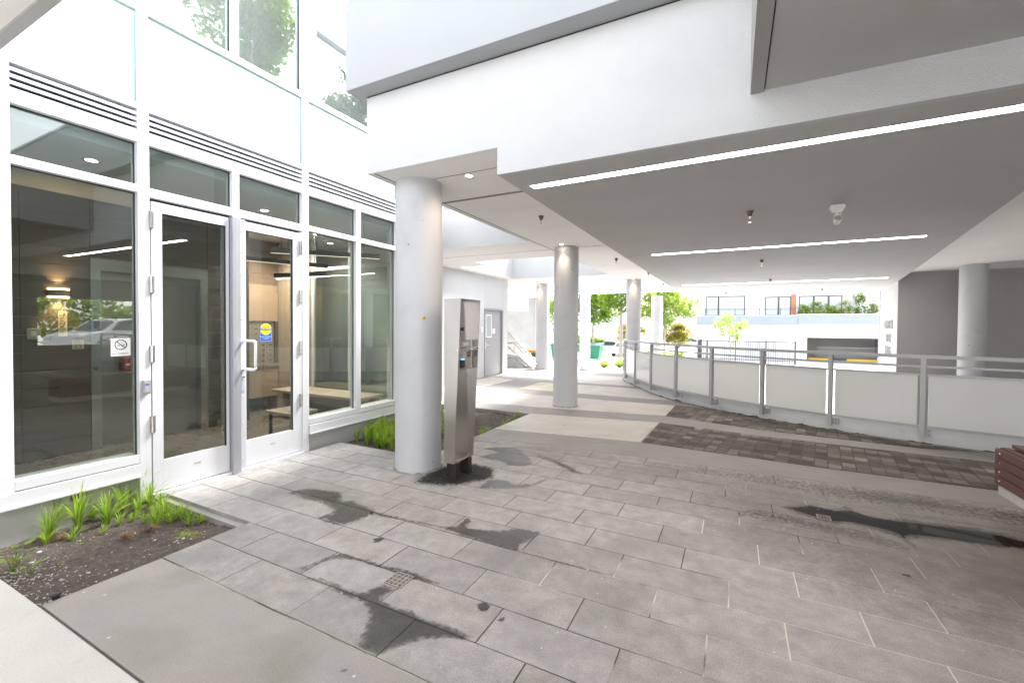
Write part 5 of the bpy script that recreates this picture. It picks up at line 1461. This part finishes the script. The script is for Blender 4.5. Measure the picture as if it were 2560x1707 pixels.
# broad-leaf weeds
def weed(x, y, s, label, n=9, seed=0):
    rnd = random.Random(seed); b_ = MB(); b_.tint = []
    st = MB()
    for k in range(n):
        a = rnd.uniform(0, 6.28); r_ = rnd.uniform(.01, .05) * s; h = rnd.uniform(.02, .09) * s
        c = Vector((r_ * math.cos(a), r_ * math.sin(a), h)); st.tube([(0, 0, -.004), c * .6 + Vector((0, 0, .004)), c], .0012 * s, 5)
        d = Vector((math.cos(a), math.sin(a), .25)).normalized(); sd_ = Vector((-d.y, d.x, 0)); Lf = rnd.uniform(.025, .04) * s
        vs = [c, c + d * Lf * .35 + sd_ * Lf * .38, c + d * Lf * .8 + sd_ * Lf * .28, c + d * Lf * 1.1, c + d * Lf * .8 - sd_ * Lf * .28, c + d * Lf * .35 - sd_ * Lf * .38, c + d * Lf * .55 - Vector((0, 0, .003))]
        b_.add(vs, [(0, 1, 6), (1, 2, 6), (2, 3, 6), (3, 4, 6), (4, 5, 6), (5, 0, 6)], True)
        t = rnd.uniform(.8, 1.3); b_.tint += [(t, t, t)] * 6
    r_ = thing('weed_plant', label, 'weed', 'leafy weeds in the front bed', (x, y, soil_z(x, y)))
    b_.build('leaves', 'leaf_l', r_); st.build('stems', 'leaf_l' if 0 else 'moss', r_)
weed(-3.72, 0.92, 1.6, 'round leafed weed at the left edge of the front bed', 12, 1)
weed(-3.56, 0.945, 1.0, 'smaller leafy weed beside the round leafed weed', 8, 2)
weed(-3.53, 1.05, .5, 'tiny seedling in the bare soil of the front bed', 5, 3)
weed(-4.12, 1.16, 1.0, 'leafy weed under the grass clumps of the front bed', 8, 4)
weed(-3.78, 1.25, .5, 'tiny seedling nearest the dry straw', 5, 5)
# moss patch and pebbles
mo = MB()
for i in range(150):
    a = random.uniform(0, 6.28); r_ = abs(random.gauss(0, .5)); x, y = -3.36 + .11 * r_ * math.cos(a), 1.66 + .06 * r_ * math.sin(a)
    rr = random.uniform(.006, .016); mo.lathe((x, y, soil_z(x, y) - .004), [(rr, 0), (rr * .8, rr * .5), (0.0001, rr * .75)], 7)
o = mo.build('moss_patch', 'moss'); o['kind'] = 'stuff'
pb = MB()
def peb(x, y, r_, z=None):
    zz = soil_z(x, y) if z is None else z
    pr = [(r_ * .5, -r_ * .3), (r_, 0), (r_ * .8, r_ * .3), (0.0001, r_ * .42)]
    i0 = len(pb.v); pb.lathe((0, 0, 0), pr, 8)
    sx, sy, a = random.uniform(.7, 1.2), random.uniform(.7, 1.2), random.uniform(0, 3.1)
    for i in range(i0, len(pb.v)):
        vx, vy, vz = pb.v[i]; vx *= sx; vy *= sy
        pb.v[i] = (x + vx * math.cos(a) - vy * math.sin(a), y + vx * math.sin(a) + vy * math.cos(a), zz + vz)
for i in range(520):
    x = random.uniform(-4.4, -3.06); y = random.uniform(.84, 1.88)
    if random.random() < .55: x = random.uniform(-3.75, -3.06); y = .85 + abs(random.gauss(0, .12))
    if not inside((x, y), P1): continue
    peb(x, y, random.uniform(.0022, .006))
for x, y in ((-3.38, 1.02), (-3.80, 1.02), (-3.28, 1.55), (-3.30, 1.60), (-3.31, 1.64), (-3.25, 1.62), (-3.9, 1.08), (-3.2, 1.2), (-3.45, 1.5), (-3.32, 1.12)): peb(x, y, random.uniform(.008, .016))
for i in range(200):
    x = random.uniform(-3.5, -2.95); y = random.uniform(3.8, 6.2); peb(x, y, random.uniform(.002, .006))
o = pb.build('pebbles', 'pebble'); o['kind'] = 'stuff'
ml = MB()
for i in range(620):
    if i < 380: x, y = random.uniform(-4.38, -3.05), random.uniform(.86, 1.88)
    else: x, y = random.uniform(-4.1, -2.95), random.uniform(3.72, 5.4)
    if i < 380 and not inside((x, y), P1): continue
    a = random.uniform(0, 6.28); l_ = random.uniform(.006, .028); zz = soil_z(x, y) + .003
    ml.bar((x, y, zz), (x + l_ * math.cos(a), y + l_ * math.sin(a), zz + random.uniform(0, .004)), .0022, .0012)
o = ml.build('dead_leaf_litter', mat('dead_leaf_brown', (0.24, 0.16, 0.10), .9, var=.5, vscale=12)); o['kind'] = 'stuff'
# leaf litter on the plaza
lt = MB(); 
for i in range(170):
    x = random.uniform(-2.9, 2.6); y = random.uniform(1.5, 4.6); r_ = random.uniform(.0025, .006); a = random.uniform(0, 3)
    lt.add([(x + r_ * math.cos(a), y + r_ * math.sin(a), .0035), (x - r_ * .4 * math.sin(a), y + r_ * .4 * math.cos(a), .005), (x - r_ * math.cos(a), y - r_ * math.sin(a), .0036), (x + r_ * .4 * math.sin(a), y - r_ * .4 * math.cos(a), .0034)], [(0, 1, 2, 3)])
o = lt.build('blossom_litter', 'paper'); o['kind'] = 'stuff'

# ================================================================== END WALL WITH LETTERING
ew = thing('ramp_wall', 'dark grey end wall with a white side face beyond the railing', 'wall')
b_ = MB(); b_.prism([(3.614, 13.925), (9.5, 13.90), (9.5, 17.03), (4.02, 17.03)], -1.5, ZC - .003); b_.build('wall', 'darkwall', ew)
d = Vector((4.01 - 3.604, 17.03 - 13.925, 0)).normalized(); nn = Vector((-d.y, d.x, 0))
b_ = MB(); b_.prism([(3.604, 13.927), (3.6135, 13.927), (4.0195, 17.03), (4.01, 17.03)], -1.5, ZC - .004); b_.build('white_face', 'stucco', ew)
ps = thing('parking_lettering', 'raised COMMERCIAL VISITOR PARKING lettering on the white wall face', 'sign')
for body, zc_, sz in (('COMMERCIAL', 1.50, .34), ('VISITOR', 1.135, .34), ('PARKING', 0.80, .34)):
    c_ = Vector((3.604, 13.925, 0)) + d * 1.45 + nn * 0.006
    text_mesh('lettering', body, sz, 'letter', ps, (c_.x, c_.y, zc_), -d, (0, 0, 1), .006, sx=.78)
dpipe = thing('drain_pipe', 'thin dark vertical drain pipe at the outer end of the white wall face', 'pipe', loc=(4.16, 17.75, -1.5))
b_ = MB(); b_.tube([(0, 0, 0), (0, 0, 4.2)], .03, 12); b_.build('pipe', 'alu_dark', dpipe)
b_ = MB(); 
for zz in (.6, 1.9, 3.2): b_.frustum((0, 0, zz), (0, 0, zz + .05), .045, .045, 12)
b_.build('bracket', 'alu_dark', dpipe)
# east side wall, with the bright openings that the shop glass mirrors
sw_ = thing('east_wall', 'grey side wall with a wide opening on the right of the plaza', 'wall')
b_ = MB(); b_.box(9.5, 9.8, -8, 5.0, -1.5, ZC); b_.box(9.5, 9.8, 7.6, 13.9, -1.5, ZC); b_.box(9.5, 9.8, 5.002, 7.598, -1.5, 0.75); b_.box(9.5, 9.8, 5.002, 7.598, 2.15, ZC)
b_.build('wall', 'darkwall', sw_)

# ================================================================== STAIRS CORNER
hb = thing('stair_beam', 'pale hanging beam box above the stairs beside the grey wall', 'beam')
b_ = MB(); b_.box(-8.0, -6.6, 12.3, 14.24, 1.955, 2.43); b_.build('beam', 'ceiling', hb, bevel=.004)
b_ = MB(); b_.box(-8.0, -6.6, 12.3, 14.24, 2.432, ZC - .003); b_.build('hanger', 'ceiling', hb) if 0 else None
cw = thing('concrete_wall', 'raw grey board marked concrete wall behind the stair handrails', 'wall')
b_ = MB(); b_.box(-12, -8.45, 19.3, 19.6, -1.5, ZC - .003); b_.build('wall', 'concrete', cw)
b_ = MB(); b_.tube([(-8.52, 19.25, -.4), (-8.52, 19.25, 2.7)], .05, 10); b_.build('downpipe', 'alu_dark', cw)
st = thing('entrance_stairs', 'short flight of pale concrete steps with stainless handrails', 'stairs')
b_ = MB()
for k in range(6): b_.box(-8.2, -6.25 - k * .26, 13.35, 14.9, -.05 + (k) * .15 + .001, .10 + k * .15)
b_.build('steps', 'slab_light', st)
b_ = MB()
pr = [(-8.2, -.06), (-5.95, -.06), (-5.95, .10), (-6.55, .42), (-8.2, .62)]
vs = [(x, 13.22, z) for x, z in pr] + [(x, 13.34, z) for x, z in pr]; n = 5
b_.add(vs, [tuple(range(n)), tuple(range(2 * n - 1, n - 1, -1))] + [(i, n + i, n + (i + 1) % n, (i + 1) % n) for i in range(n)])
b_.build('side_wall', 'stucco', st)
for nm, path in (('handrail', [(-7.4, 13.18, .82), (-6.63, 13.18, .84), (-5.80, 13.18, .10)]), ('handrail', [(-7.4, 13.18, 1.55), (-6.92, 13.18, 1.27), (-5.78, 13.18, .20), ]), ('handrail', [(-7.4, 13.18, .34), (-6.6, 13.18, .34), (-6.15, 13.18, .06)]), ('handrail', [(-7.4, 13.0, .72), (-6.75, 13.0, .70), (-5.85, 13.0, .04)])):
    b_ = MB(); b_.tube(path, .024, 12); b_.build(nm, 'chrome', st)
b_ = MB()
for x in (-6.95, -6.62, -6.3): b_.tube([(x, 13.18, .0), (x, 13.18, .80 if x < -6.6 else .5)], .016, 10)
b_.build('baluster', 'chrome', st)
gb = thing('recycling_bin', 'green recycling box with orange lid beside the stair foot', 'bin', loc=(-6.95, 15.6, -.25))
b_ = MB(); b_.prism([(-.28, -.2), (.28, -.2), (.28, .2), (-.28, .2)], 0, .62); b_.build('body', 'green', gb, bevel=.03)
b_ = MB(); b_.box(-.31, .31, -.23, .23, .622, .72); b_.build('lid', 'orangelid', gb, bevel=.02)
b_ = MB(); b_.box(-.12, .12, -.235, -.2, .40, .45); b_.build('handle', 'black', gb)
bb_ = thing('blue_bag', 'blue refuse bag beside the green recycling box', 'bag', loc=(-7.75, 15.9, -.2))
b_ = MB(); b_.lathe((0, 0, 0), [(0.001, 0), (.18, .02), (.22, .2), (.16, .42), (.05, .5), (.07, .56), (.001, .57)], 14)
for i in range(len(b_.v)):
    v = Vector(b_.v[i]); nz = noise.noise(v * 7) * .05; b_.v[i] = (v.x * (1 + nz * 3), v.y * (1 - nz * 3), v.z)
b_.build('sack', mat('blue_sack', (.05, .13, .42), .4), bb_)
b_ = MB(); b_.frustum((0, 0, .49), (0, 0, .51), .055, .055, 12); b_.build('tie', 'white', bb_)

# ================================================================== BEYOND THE BUILDING
kq = 47 / 30.0
def F(x, z): return x * kq, 1.4 + (z - 1.4) * kq
far = thing('neighbour_building', 'white building across the street with balcony, garage opening and terracotta panel', 'building')
Y0 = 47.0
def fbox(nm, x0, x1, z0, z1, m, y0=Y0 - .1, y1=Y0 + .3, par=None):
    a, c = F(x0, z0); b2, d2 = F(x1, z1)
    b_ = MB(); b_.box(a, b2, y0, y1, c, d2); return b_.build(nm, m, par or far)
fbox('wall', -2.07, 3.76, -0.45, 1.589, 'bwall')
fbox('wall', 3.761, 16, 0.86, 1.589, 'bwall')
fbox('wall', 7.6, 16, -0.45, 0.859, 'bwall')
fbox('parapet', -2.09, 3.30, 1.59, 2.09, 'bband', Y0 - .35, Y0 + .3)
fbox('parapet', 3.302, 16, 1.60, 2.13, 'bband', Y0 - .42, Y0 + .3)
fbox('parapet_cap', -2.12, 3.30, 2.091, 2.14, 'bwall', Y0 - .4, Y0 + .3)
fbox('parapet_cap', 3.303, 16, 2.131, 2.20, 'bwall', Y0 - .5, Y0 + .3)
# upper storey, set back
ys = Y0 + 1.2
fbox('wall', -1.75, 16, 2.14, 4.4, 'bwall', ys, ys + .3)
fbox('roof', -2.3, 16, 4.4, 4.6, 'bwall', Y0 - .5, ys + 6)
fbox('siding', 0.62, 1.43, 2.14, 3.40, 'siding', ys - .06, ys - .001)
b_ = MB()
for k in range(16):
    x0, z0 = F(.63, 2.16 + k * .077); x1, _ = F(1.42, 0); b_.box(x0, x1, ys - .075, ys - .061, z0, z0 + .035)
for k in range(16):
    x0, z0 = F(5.6, 2.2 + k * .077); x1, _ = F(6.2, 0); b_.box(x0, x1, ys - .075, ys - .061, z0, z0 + .035)
b_.build('siding_battens', 'rail', far)
def win(x0, x1, z0, z1, mull, y=ys):
    w = fbox('window', x0, x1, z0, z1, 'frame', y - .08, y - .002)
    xs_ = [x0] + mull + [x1]
    for i in range(len(xs_) - 1):
        p_ = fbox('pane', xs_[i] + .05, xs_[i + 1] - .05, z0 + .05, z1 - .06, 'bglass', y - .095, y - .081, w)
win(-1.62, 0.607, 2.14, 3.39, [-0.885])
win(1.68, 3.02, 2.14, 3.29, [2.39])
win(3.42, 5.50, 2.20, 3.30, [4.15, 4.86])
fbox('terracotta_panel', 3.03, 3.285, 2.14, 3.40, 'orange', ys - .12, ys - .003)
fbox('door_surround', 3.29, 3.415, 2.14, 3.42, 'greywall', ys - .12, ys - .003)
fbox('door_surround', 5.505, 5.60, 2.2, 3.42, 'greywall', ys - .12, ys - .003)
for x in (6.3, 6.65): fbox('trellis_post', x, x + .04, 2.2, 3.45, 'bwall', Y0 + .4, Y0 + .5)
# balcony rail
b_ = MB()
x0, zt = F(-1.93, 2.55); x1, _ = F(3.35, 0); _, z2 = F(0, 2.14); _, zm = F(0, 2.48)
b_.box(x0, x1, Y0 - .3, Y0 - .26, zt - .03, zt + .01); b_.box(x0, x1, Y0 - .3, Y0 - .27, zm - .03, zm)
for xx in (-1.93, -1.78, -1.62, -0.86, .05, 1.34, 2.40, 3.3):
    a, _ = F(xx, 0); b_.box(a, a + .05, Y0 - .305, Y0 - .255, z2, zt)
b_.build('balcony_rail', 'frame', far)
# ground-floor recess and lettered blue board
fbox('garage_door', 0.62, 2.25, -0.45, 1.19, 'greywall', Y0 - .13, Y0 - .101)
bs = fbox('name_board', 1.02, 1.78, 0.66, 0.84, 'bwall', Y0 - .2, Y0 - .131)
fbox('board_stripe', 1.04, 1.76, 0.80, 0.825, 'bluepaint', Y0 - .21, Y0 - .201, bs); fbox('board_stripe', 1.04, 1.36, 0.68, 0.72, 'bluepaint', Y0 - .21, Y0 - .201, bs); fbox('board_stripe', 1.46, 1.76, 0.68, 0.72, 'bluepaint', Y0 - .21, Y0 - .201, bs)
# garage opening interior
gx0, gz1 = F(3.76, .86); gx1, _ = F(7.6, 0)
b_ = MB(); b_.box(gx0 - .3, gx1 + .3, Y0 + 5, Y0 + 5.2, -1.5, gz1 + .3); b_.box(gx0 - .3, gx0, Y0 + .31, Y0 + 5, -1.5, gz1 + .3); b_.box(gx1, gx1 + .3, Y0 + .31, Y0 + 5, -1.5, gz1 + .3); b_.build('garage_walls', 'garage', far)
b_ = MB(); b_.box(gx0 - .3, gx1 + .3, Y0 + .31, Y0 + 5.2, gz1 + .302, gz1 + .5); b_.build('garage_ceiling', 'garage', far)
for i, (xa, xb) in enumerate(((3.9, 5.0), (5.0, 5.75), (5.75, 6.25), (6.25, 7.5))):
    fbox('kerb_stripe', xa, xb - .003, -0.455, -0.33, 'yellowpaint' if i % 2 == 0 or i == 3 else 'frame', Y0 + 1.0, Y0 + 1.3)
b_ = MB(); xa, za = F(4.5, .29); xb, zb2 = F(7.5, -.3)
b_.box(xa, xb, Y0 + 2.5, Y0 + 2.55, za - .06, za); b_.box(xa, xb, Y0 + 2.5, Y0 + 2.55, zb2, zb2 + .05)
k = 0
while xa + k * .16 < xb: b_.box(xa + k * .16, xa + k * .16 + .035, Y0 + 2.5, Y0 + 2.54, zb2, za); k += 1
b_.build('garage_railing', 'rail', far)
for bx0, bx1, by, bh, lab in ((-46, -17, 84, 7.5, 'long low pale building far behind the street trees'), (-15.5, -4.0, 92, 9, 'distant pale block behind the silver car')):
    t = thing('distant_building', lab, 'building', 'pale buildings far down the street', ((bx0 + bx1) / 2, by, -1.5))
    hw = (bx1 - bx0) / 2
    b_ = MB(); b_.box(-hw, hw, 0, 8, 0, bh); b_.build('wall', 'bwall', t)
    b_ = MB(); b_.box(-hw - .3, hw + .3, -.3, 8.3, bh, bh + .3); b_.build('roof', 'bwall', t)
    for r2 in range(2):
        k2 = -hw + 1.2
        while k2 + 1.6 < hw:
            b_ = MB(); b_.box(k2, k2 + 1.5, -.05, -.002, 1.2 + r2 * 3.2, 2.7 + r2 * 3.2); b_.build('window', 'bglass', t); k2 += 3.1
# balcony plants
def leaf_cloud(b_, c, rad, n, size, rnd, up_bias=0.0):
    c = Vector(c)
    for i in range(n):
        while True:
            v = Vector((rnd.uniform(-1, 1), rnd.uniform(-1, 1), rnd.uniform(-1, 1)))
            if v.length < 1 and (v.length > .35 or rnd.random() < .4): break
        p = c + Vector((v.x * rad[0], v.y * rad[1], v.z * rad[2]))
        a = Vector((rnd.gauss(0, 1), rnd.gauss(0, 1), rnd.gauss(0, .6))).normalized(); s_ = size * rnd.uniform(.6, 1.4)
        b2 = a.orthogonal().normalized()
        b2.rotate(Matrix.Rotation(rnd.uniform(0, 6.28), 3, a))
        w_ = b2.cross(a) * s_ * .45; l_ = b2 * s_
        b_.add([p - l_, p + w_ - l_ * .1, p + l_, p - w_ - l_ * .1], [(0, 1, 2, 3)])
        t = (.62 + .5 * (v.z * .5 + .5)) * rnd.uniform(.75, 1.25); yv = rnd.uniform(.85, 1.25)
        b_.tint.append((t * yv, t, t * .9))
def bushy(name, label, cat, c, rad, clumps, per, size, m, seed, group=None, trunk=None):
    rnd = random.Random(seed)
    t = thing(name, label, cat, group, (c[0], c[1], trunk[1] if trunk else c[2] - rad[2]))
    base_ = Vector(t.location)
    b_ = MB(); b_.tint = []
    cs_ = []
    for i in range(clumps):
        while True:
            v = Vector((rnd.uniform(-1, 1), rnd.uniform(-1, 1), rnd.uniform(-1, 1)))
            if .25 < v.length < 1: break
        cc = Vector((v.x * rad[0] * .8, v.y * rad[1] * .8, v.z * rad[2] * .8)) + Vector(c) - base_
        f = rnd.uniform(.22, .40)
        cs_.append(cc)
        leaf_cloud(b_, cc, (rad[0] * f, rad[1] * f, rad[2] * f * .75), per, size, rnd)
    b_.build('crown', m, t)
    s_ = MB()
    if trunk:
        r_, zb_ = trunk
        top = Vector(c) - base_
        x_ = rnd.uniform(-.1, .1)
        s_.frustum((0, 0, -.1), (x_, 0, top.z * .45), r_, r_ * .8, 12); s_.frustum((x_, 0, top.z * .45), top, r_ * .8, r_ * .35, 12)
        for cc in cs_[:14]:
            st_ = Vector((x_, 0, top.z * rnd.uniform(.35, .8)))
            s_.tube([st_, st_.lerp(cc, .5) + Vector((0, 0, .1)), cc], r_ * .16, 6)
        s_.build('trunk', 'bark', t)
    else:
        for cc in cs_[:6]: s_.tube([(0, 0, -.05), cc * .5, cc], size * .12, 5)
        s_.build('stems', 'bark', t)
    return t
for i, x in enumerate((5.6, 6.6, 7.6, 8.6, 9.6, 10.6)):
    h_ = (.8, 1.0, .75, .9, 1.5, .8)[i]
    bushy('balcony_shrub', ['pale leafy shrub at the left end of the balcony planter', 'taller pale shrub second in the balcony planter', 'low pale shrub third in the balcony planter', 'pale shrub fourth in the balcony planter before the battens', 'tall green shrub climbing behind the balcony posts', 'low green shrub at the right end of the balcony planter'][i],
          'shrub', (x, Y0 + .1, 2.6 + h_ * .5), (.72, .3, h_), 18, 34, .085, 'leaf_l' if i != 4 else 'leaf', 60 + i, 'shrubs in the balcony planter')
# fence
fz = thing('picket_fence', 'black steel picket fence along the street below the white building', 'fence')
b_ = MB(); fx0, fx1, fy = -2.76, 4.42, 40.6
b_.box(fx0, fx1, fy, fy + .04, .24, .30); b_.box(fx0, fx1, fy, fy + .04, -1.25, -1.2)
x = fx0
while x < fx1: b_.box(x, x + .03, fy + .005, fy + .035, -1.48, .27); x += .16
b_.build('pickets', 'fence', fz)
for x in (fx0, -2.05, .1, 2.3, 4.3): 
    b_ = MB(); b_.box(x, x + .09, fy - .03, fy + .06, -1.49, .36); b_.build('post', 'fence', fz)
b_ = MB()
y = fy + .2
while y < 46: b_.box(fx0 + .02, fx0 + .05, y, y + .03, -1.48, .30); y += .2
b_.box(fx0 + .02, fx0 + .05, fy + .1, 46, .26, .30); b_.build('return_pickets', 'fence', fz)
# vehicles
def car(x, y, rot, paint, label):
    t = thing('parked_car', label, 'car', 'cars parked beyond the walkway', (x, y, -1.5)); t.rotation_euler = (0, 0, rot)
    prof = [(-2.1, .32), (-2.15, .55), (-2.05, .78), (-1.75, .88), (-1.25, .95), (-.75, 1.32), (-.2, 1.42), (.65, 1.40), (1.25, 1.15), (1.6, .95), (2.05, .88), (2.12, .6), (2.08, .32)]
    b_ = MB(); n = len(prof); ring_ = []
    for yy, s_ in ((-.86, .0), (-.80, .06), (.80, .06), (.86, .0)):
        ring_.append([(px * (1.0 if s_ else .985), yy * (0.86 if pz > 1.0 and s_ == 0 else 1), pz if s_ else max(.34, pz - .03)) for px, pz in prof])
    vs = [v for rg in ring_ for v in rg]
    fs = [tuple(range(n - 1, -1, -1)), tuple(range(3 * n, 4 * n))]
    for j in range(3):
        for i in range(n): fs.append((j * n + i, j * n + (i + 1) % n, (j + 1) * n + (i + 1) % n, (j + 1) * n + i))
    b_.add(vs, fs); b_.build('body', paint, t, bevel=.03, seg=3)
    b_ = MB()
    for s_ in (-1, 1):
        pts = [(-1.05, .98), (-.7, 1.27), (-.2, 1.35), (.6, 1.33), (1.12, 1.12), (1.2, .98)]
        vs = [(a, s_ * .865 if z_ < 1 else s_ * .775, z_) for a, z_ in pts]
        b_.add(vs + [(a, b3 * .97, c) for a, b3, c in vs], [(0, 1, 2, 3, 4, 5)[::s_], (6, 7, 8, 9, 10, 11)[::-s_]])
    b_.add([(-1.3, -.7, .965), (-1.3, .7, .965), (-.78, .6, 1.325), (-.78, -.6, 1.325)], [(0, 1, 2, 3)])
    b_.add([(1.62, -.7, .975), (1.62, .7, .975), (1.24, .6, 1.175), (1.24, -.6, 1.175)], [(0, 1, 2, 3)])
    b_.build('windows', 'frame', t)
    for px in (-1.32, 1.32):
        for s_ in (-1, 1):
            b_ = MB(); b_.frustum((px, s_ * .70, .31), (px, s_ * .885, .31), .31, .31, 24); w = b_.build('wheel', 'tyre', t)
            b_ = MB(); b_.frustum((px, s_ * .886, .31), (px, s_ * .892, .31), .20, .18, 18); b_.build('rim', 'chrome', w)
    for s_ in (-1, 1):
        b_ = MB(); b_.box(-2.14, -2.0, s_ * .62 - .15, s_ * .62 + .15, .60, .74); b_.build('headlight', 'lcd', t, bevel=.02)
car(-11.9, 46, R(10), 'carwhite', 'white car parked behind the green dumpster beneath the trees')
car(-9.6, 44.2, R(82), 'carwhite', 'white car with its front turned this way beside the pale tree trunk')
car(13.6, 8.6, R(75), 'carwhite', 'white car parked beyond the side opening, seen only mirrored in the shop glass')
cars_ = [o for o in bpy.data.objects if o.name.startswith('parked_car')]
sorted(cars_, key=lambda o: o.name)[-1].location.z = 0.18
field('side_street', [[(9.9, -2), (40, -2), (40, 14), (9.9, 14)]], 'ground', 0.18, -1.49)
bushy('hedge_bush', 'green hedge beyond the side opening, seen only mirrored in the shop glass', 'bush', (17.5, 8.5, 1.6), (1.2, 4.5, 1.4), 30, 80, .14, 'leaf', 26, 'bushes along the street')
car(-5.6, 65, R(2), 'carsilver', 'silver car on the street just left of the white building')
# dumpsters
def dumpster(x, y, label):
    t = thing('dumpster', label, 'dumpster', 'green dumpsters on the street', (x, y, -1.5))
    b_ = MB()
    vs = [(-.8, -.5, .18), (.8, -.5, .18), (.8, .5, .18), (-.8, .5, .18), (-.95, -.62, 1.3), (.95, -.62, 1.3), (.95, .62, 1.3), (-.95, .62, 1.3)]
    b_.add(vs, [(0, 3, 2, 1), (0, 1, 5, 4), (1, 2, 6, 5), (2, 3, 7, 6), (3, 0, 4, 7), (4, 5, 6, 7)]); b_.box(-1, 1, -.66, .66, 1.23, 1.32)
    b_.build('body', 'green', t, bevel=.01)
    b_ = MB(); b_.add([(-.98, -.66, 1.34), (.98, -.66, 1.34), (.98, .66, 1.56), (-.98, .66, 1.56), (-.98, -.66, 1.30), (.98, -.66, 1.30), (.98, .66, 1.30), (-.98, .66, 1.30)], [(0, 1, 2, 3), (0, 4, 5, 1), (1, 5, 6, 2), (2, 6, 7, 3), (3, 7, 4, 0)])
    b_.build('lid', mat('dumpster_lid', (.05, .10, .11), .6), t)
    b_ = MB(); b_.box(-.5, .15, -.668, -.60, .6, 1.0); b_.build('label_plate', 'paper', t)
    for a_, c_ in ((-.7, -.4), (.7, -.4), (-.7, .4), (.7, .4)):
        b_ = MB(); b_.frustum((a_ - .03, c_, .09), (a_ + .03, c_, .09), .09, .09, 14); b_.build('wheel', 'tyre', t)
dumpster(-10.75, 35.8, 'green dumpster with white plate, the one visible between the columns')
dumpster(-13.4, 36.2, 'green dumpster half hidden behind the distant columns')
# trees and bushes
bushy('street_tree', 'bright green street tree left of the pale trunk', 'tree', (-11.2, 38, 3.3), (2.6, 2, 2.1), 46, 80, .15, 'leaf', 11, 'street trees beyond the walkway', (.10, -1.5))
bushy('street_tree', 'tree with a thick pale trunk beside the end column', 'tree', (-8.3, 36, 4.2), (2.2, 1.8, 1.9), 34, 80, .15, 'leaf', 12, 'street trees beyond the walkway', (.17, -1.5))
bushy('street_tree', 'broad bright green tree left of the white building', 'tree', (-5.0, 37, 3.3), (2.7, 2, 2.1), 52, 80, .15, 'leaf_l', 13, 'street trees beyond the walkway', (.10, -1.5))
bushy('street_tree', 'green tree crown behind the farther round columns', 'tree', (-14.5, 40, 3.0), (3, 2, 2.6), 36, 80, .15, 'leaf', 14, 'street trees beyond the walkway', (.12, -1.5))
bushy('young_tree', 'slender young tree with sparse leaves in front of the picket fence', 'tree', (-.25, 34, 1.4), (1.25, .8, 1.5), 17, 55, .085, 'leaf_l', 15, None, (.035, -1.5))
bushy('hedge_bush', 'reddish green bush behind the white cars', 'bush', (-10.3, 50, .6), (2.0, 1, 1.4), 30, 70, .14, 'leaf_r', 21, 'bushes along the street')
bushy('hedge_bush', 'reddish bush left of the silver car', 'bush', (-5.9, 52, .6), (2.1, 1, 1.5), 34, 70, .14, 'leaf_r', 22, 'bushes along the street')
bushy('hedge_bush', 'yellow green bush seen just above the far end of the railing', 'bush', (-5.4, 31, -.7), (1.0, .8, .75), 22, 60, .09, 'leaf_l', 23, 'bushes along the street')
bushy('hedge_bush', 'low yellow green bush right of the last distant column', 'bush', (-3.6, 31, -.75), (.9, .7, .7), 22, 60, .09, 'leaf_l', 24, 'bushes along the street')
bushy('hedge_bush', 'dark green bush at the foot of the tree behind the columns', 'bush', (-13.6, 44, -.3), (2.0, 1, 1.2), 26, 70, .14, 'leaf', 25, 'bushes along the street')
for i, (x, y) in enumerate(((-7.9, 29.5), (-7.0, 30.2))):
    o = clump_mesh('tall_grass', 420, .8, 1.5, 'leaf_l', .03, 70 + i); o.location = (x, y, -1.5); tag(o, ('tall ornamental grass beside the green dumpster', 'tall ornamental grass at the foot of the pale trunk')[i], 'ornamental grass')
kb = MB()
for i in range(8):
    kb.prism([(-9.0 + i * .5, 28.6 + .04 * i * i), (-8.5 + i * .5, 28.6 + .04 * (i + 1) ** 2), (-8.5 + i * .5, 28.75 + .04 * (i + 1) ** 2), (-9.0 + i * .5, 28.75 + .04 * i * i)], -1.5, -1.36)
kb.build('street_kerb', 'slab2', kind='structure')
# trees on the podium that the upper panes mirror
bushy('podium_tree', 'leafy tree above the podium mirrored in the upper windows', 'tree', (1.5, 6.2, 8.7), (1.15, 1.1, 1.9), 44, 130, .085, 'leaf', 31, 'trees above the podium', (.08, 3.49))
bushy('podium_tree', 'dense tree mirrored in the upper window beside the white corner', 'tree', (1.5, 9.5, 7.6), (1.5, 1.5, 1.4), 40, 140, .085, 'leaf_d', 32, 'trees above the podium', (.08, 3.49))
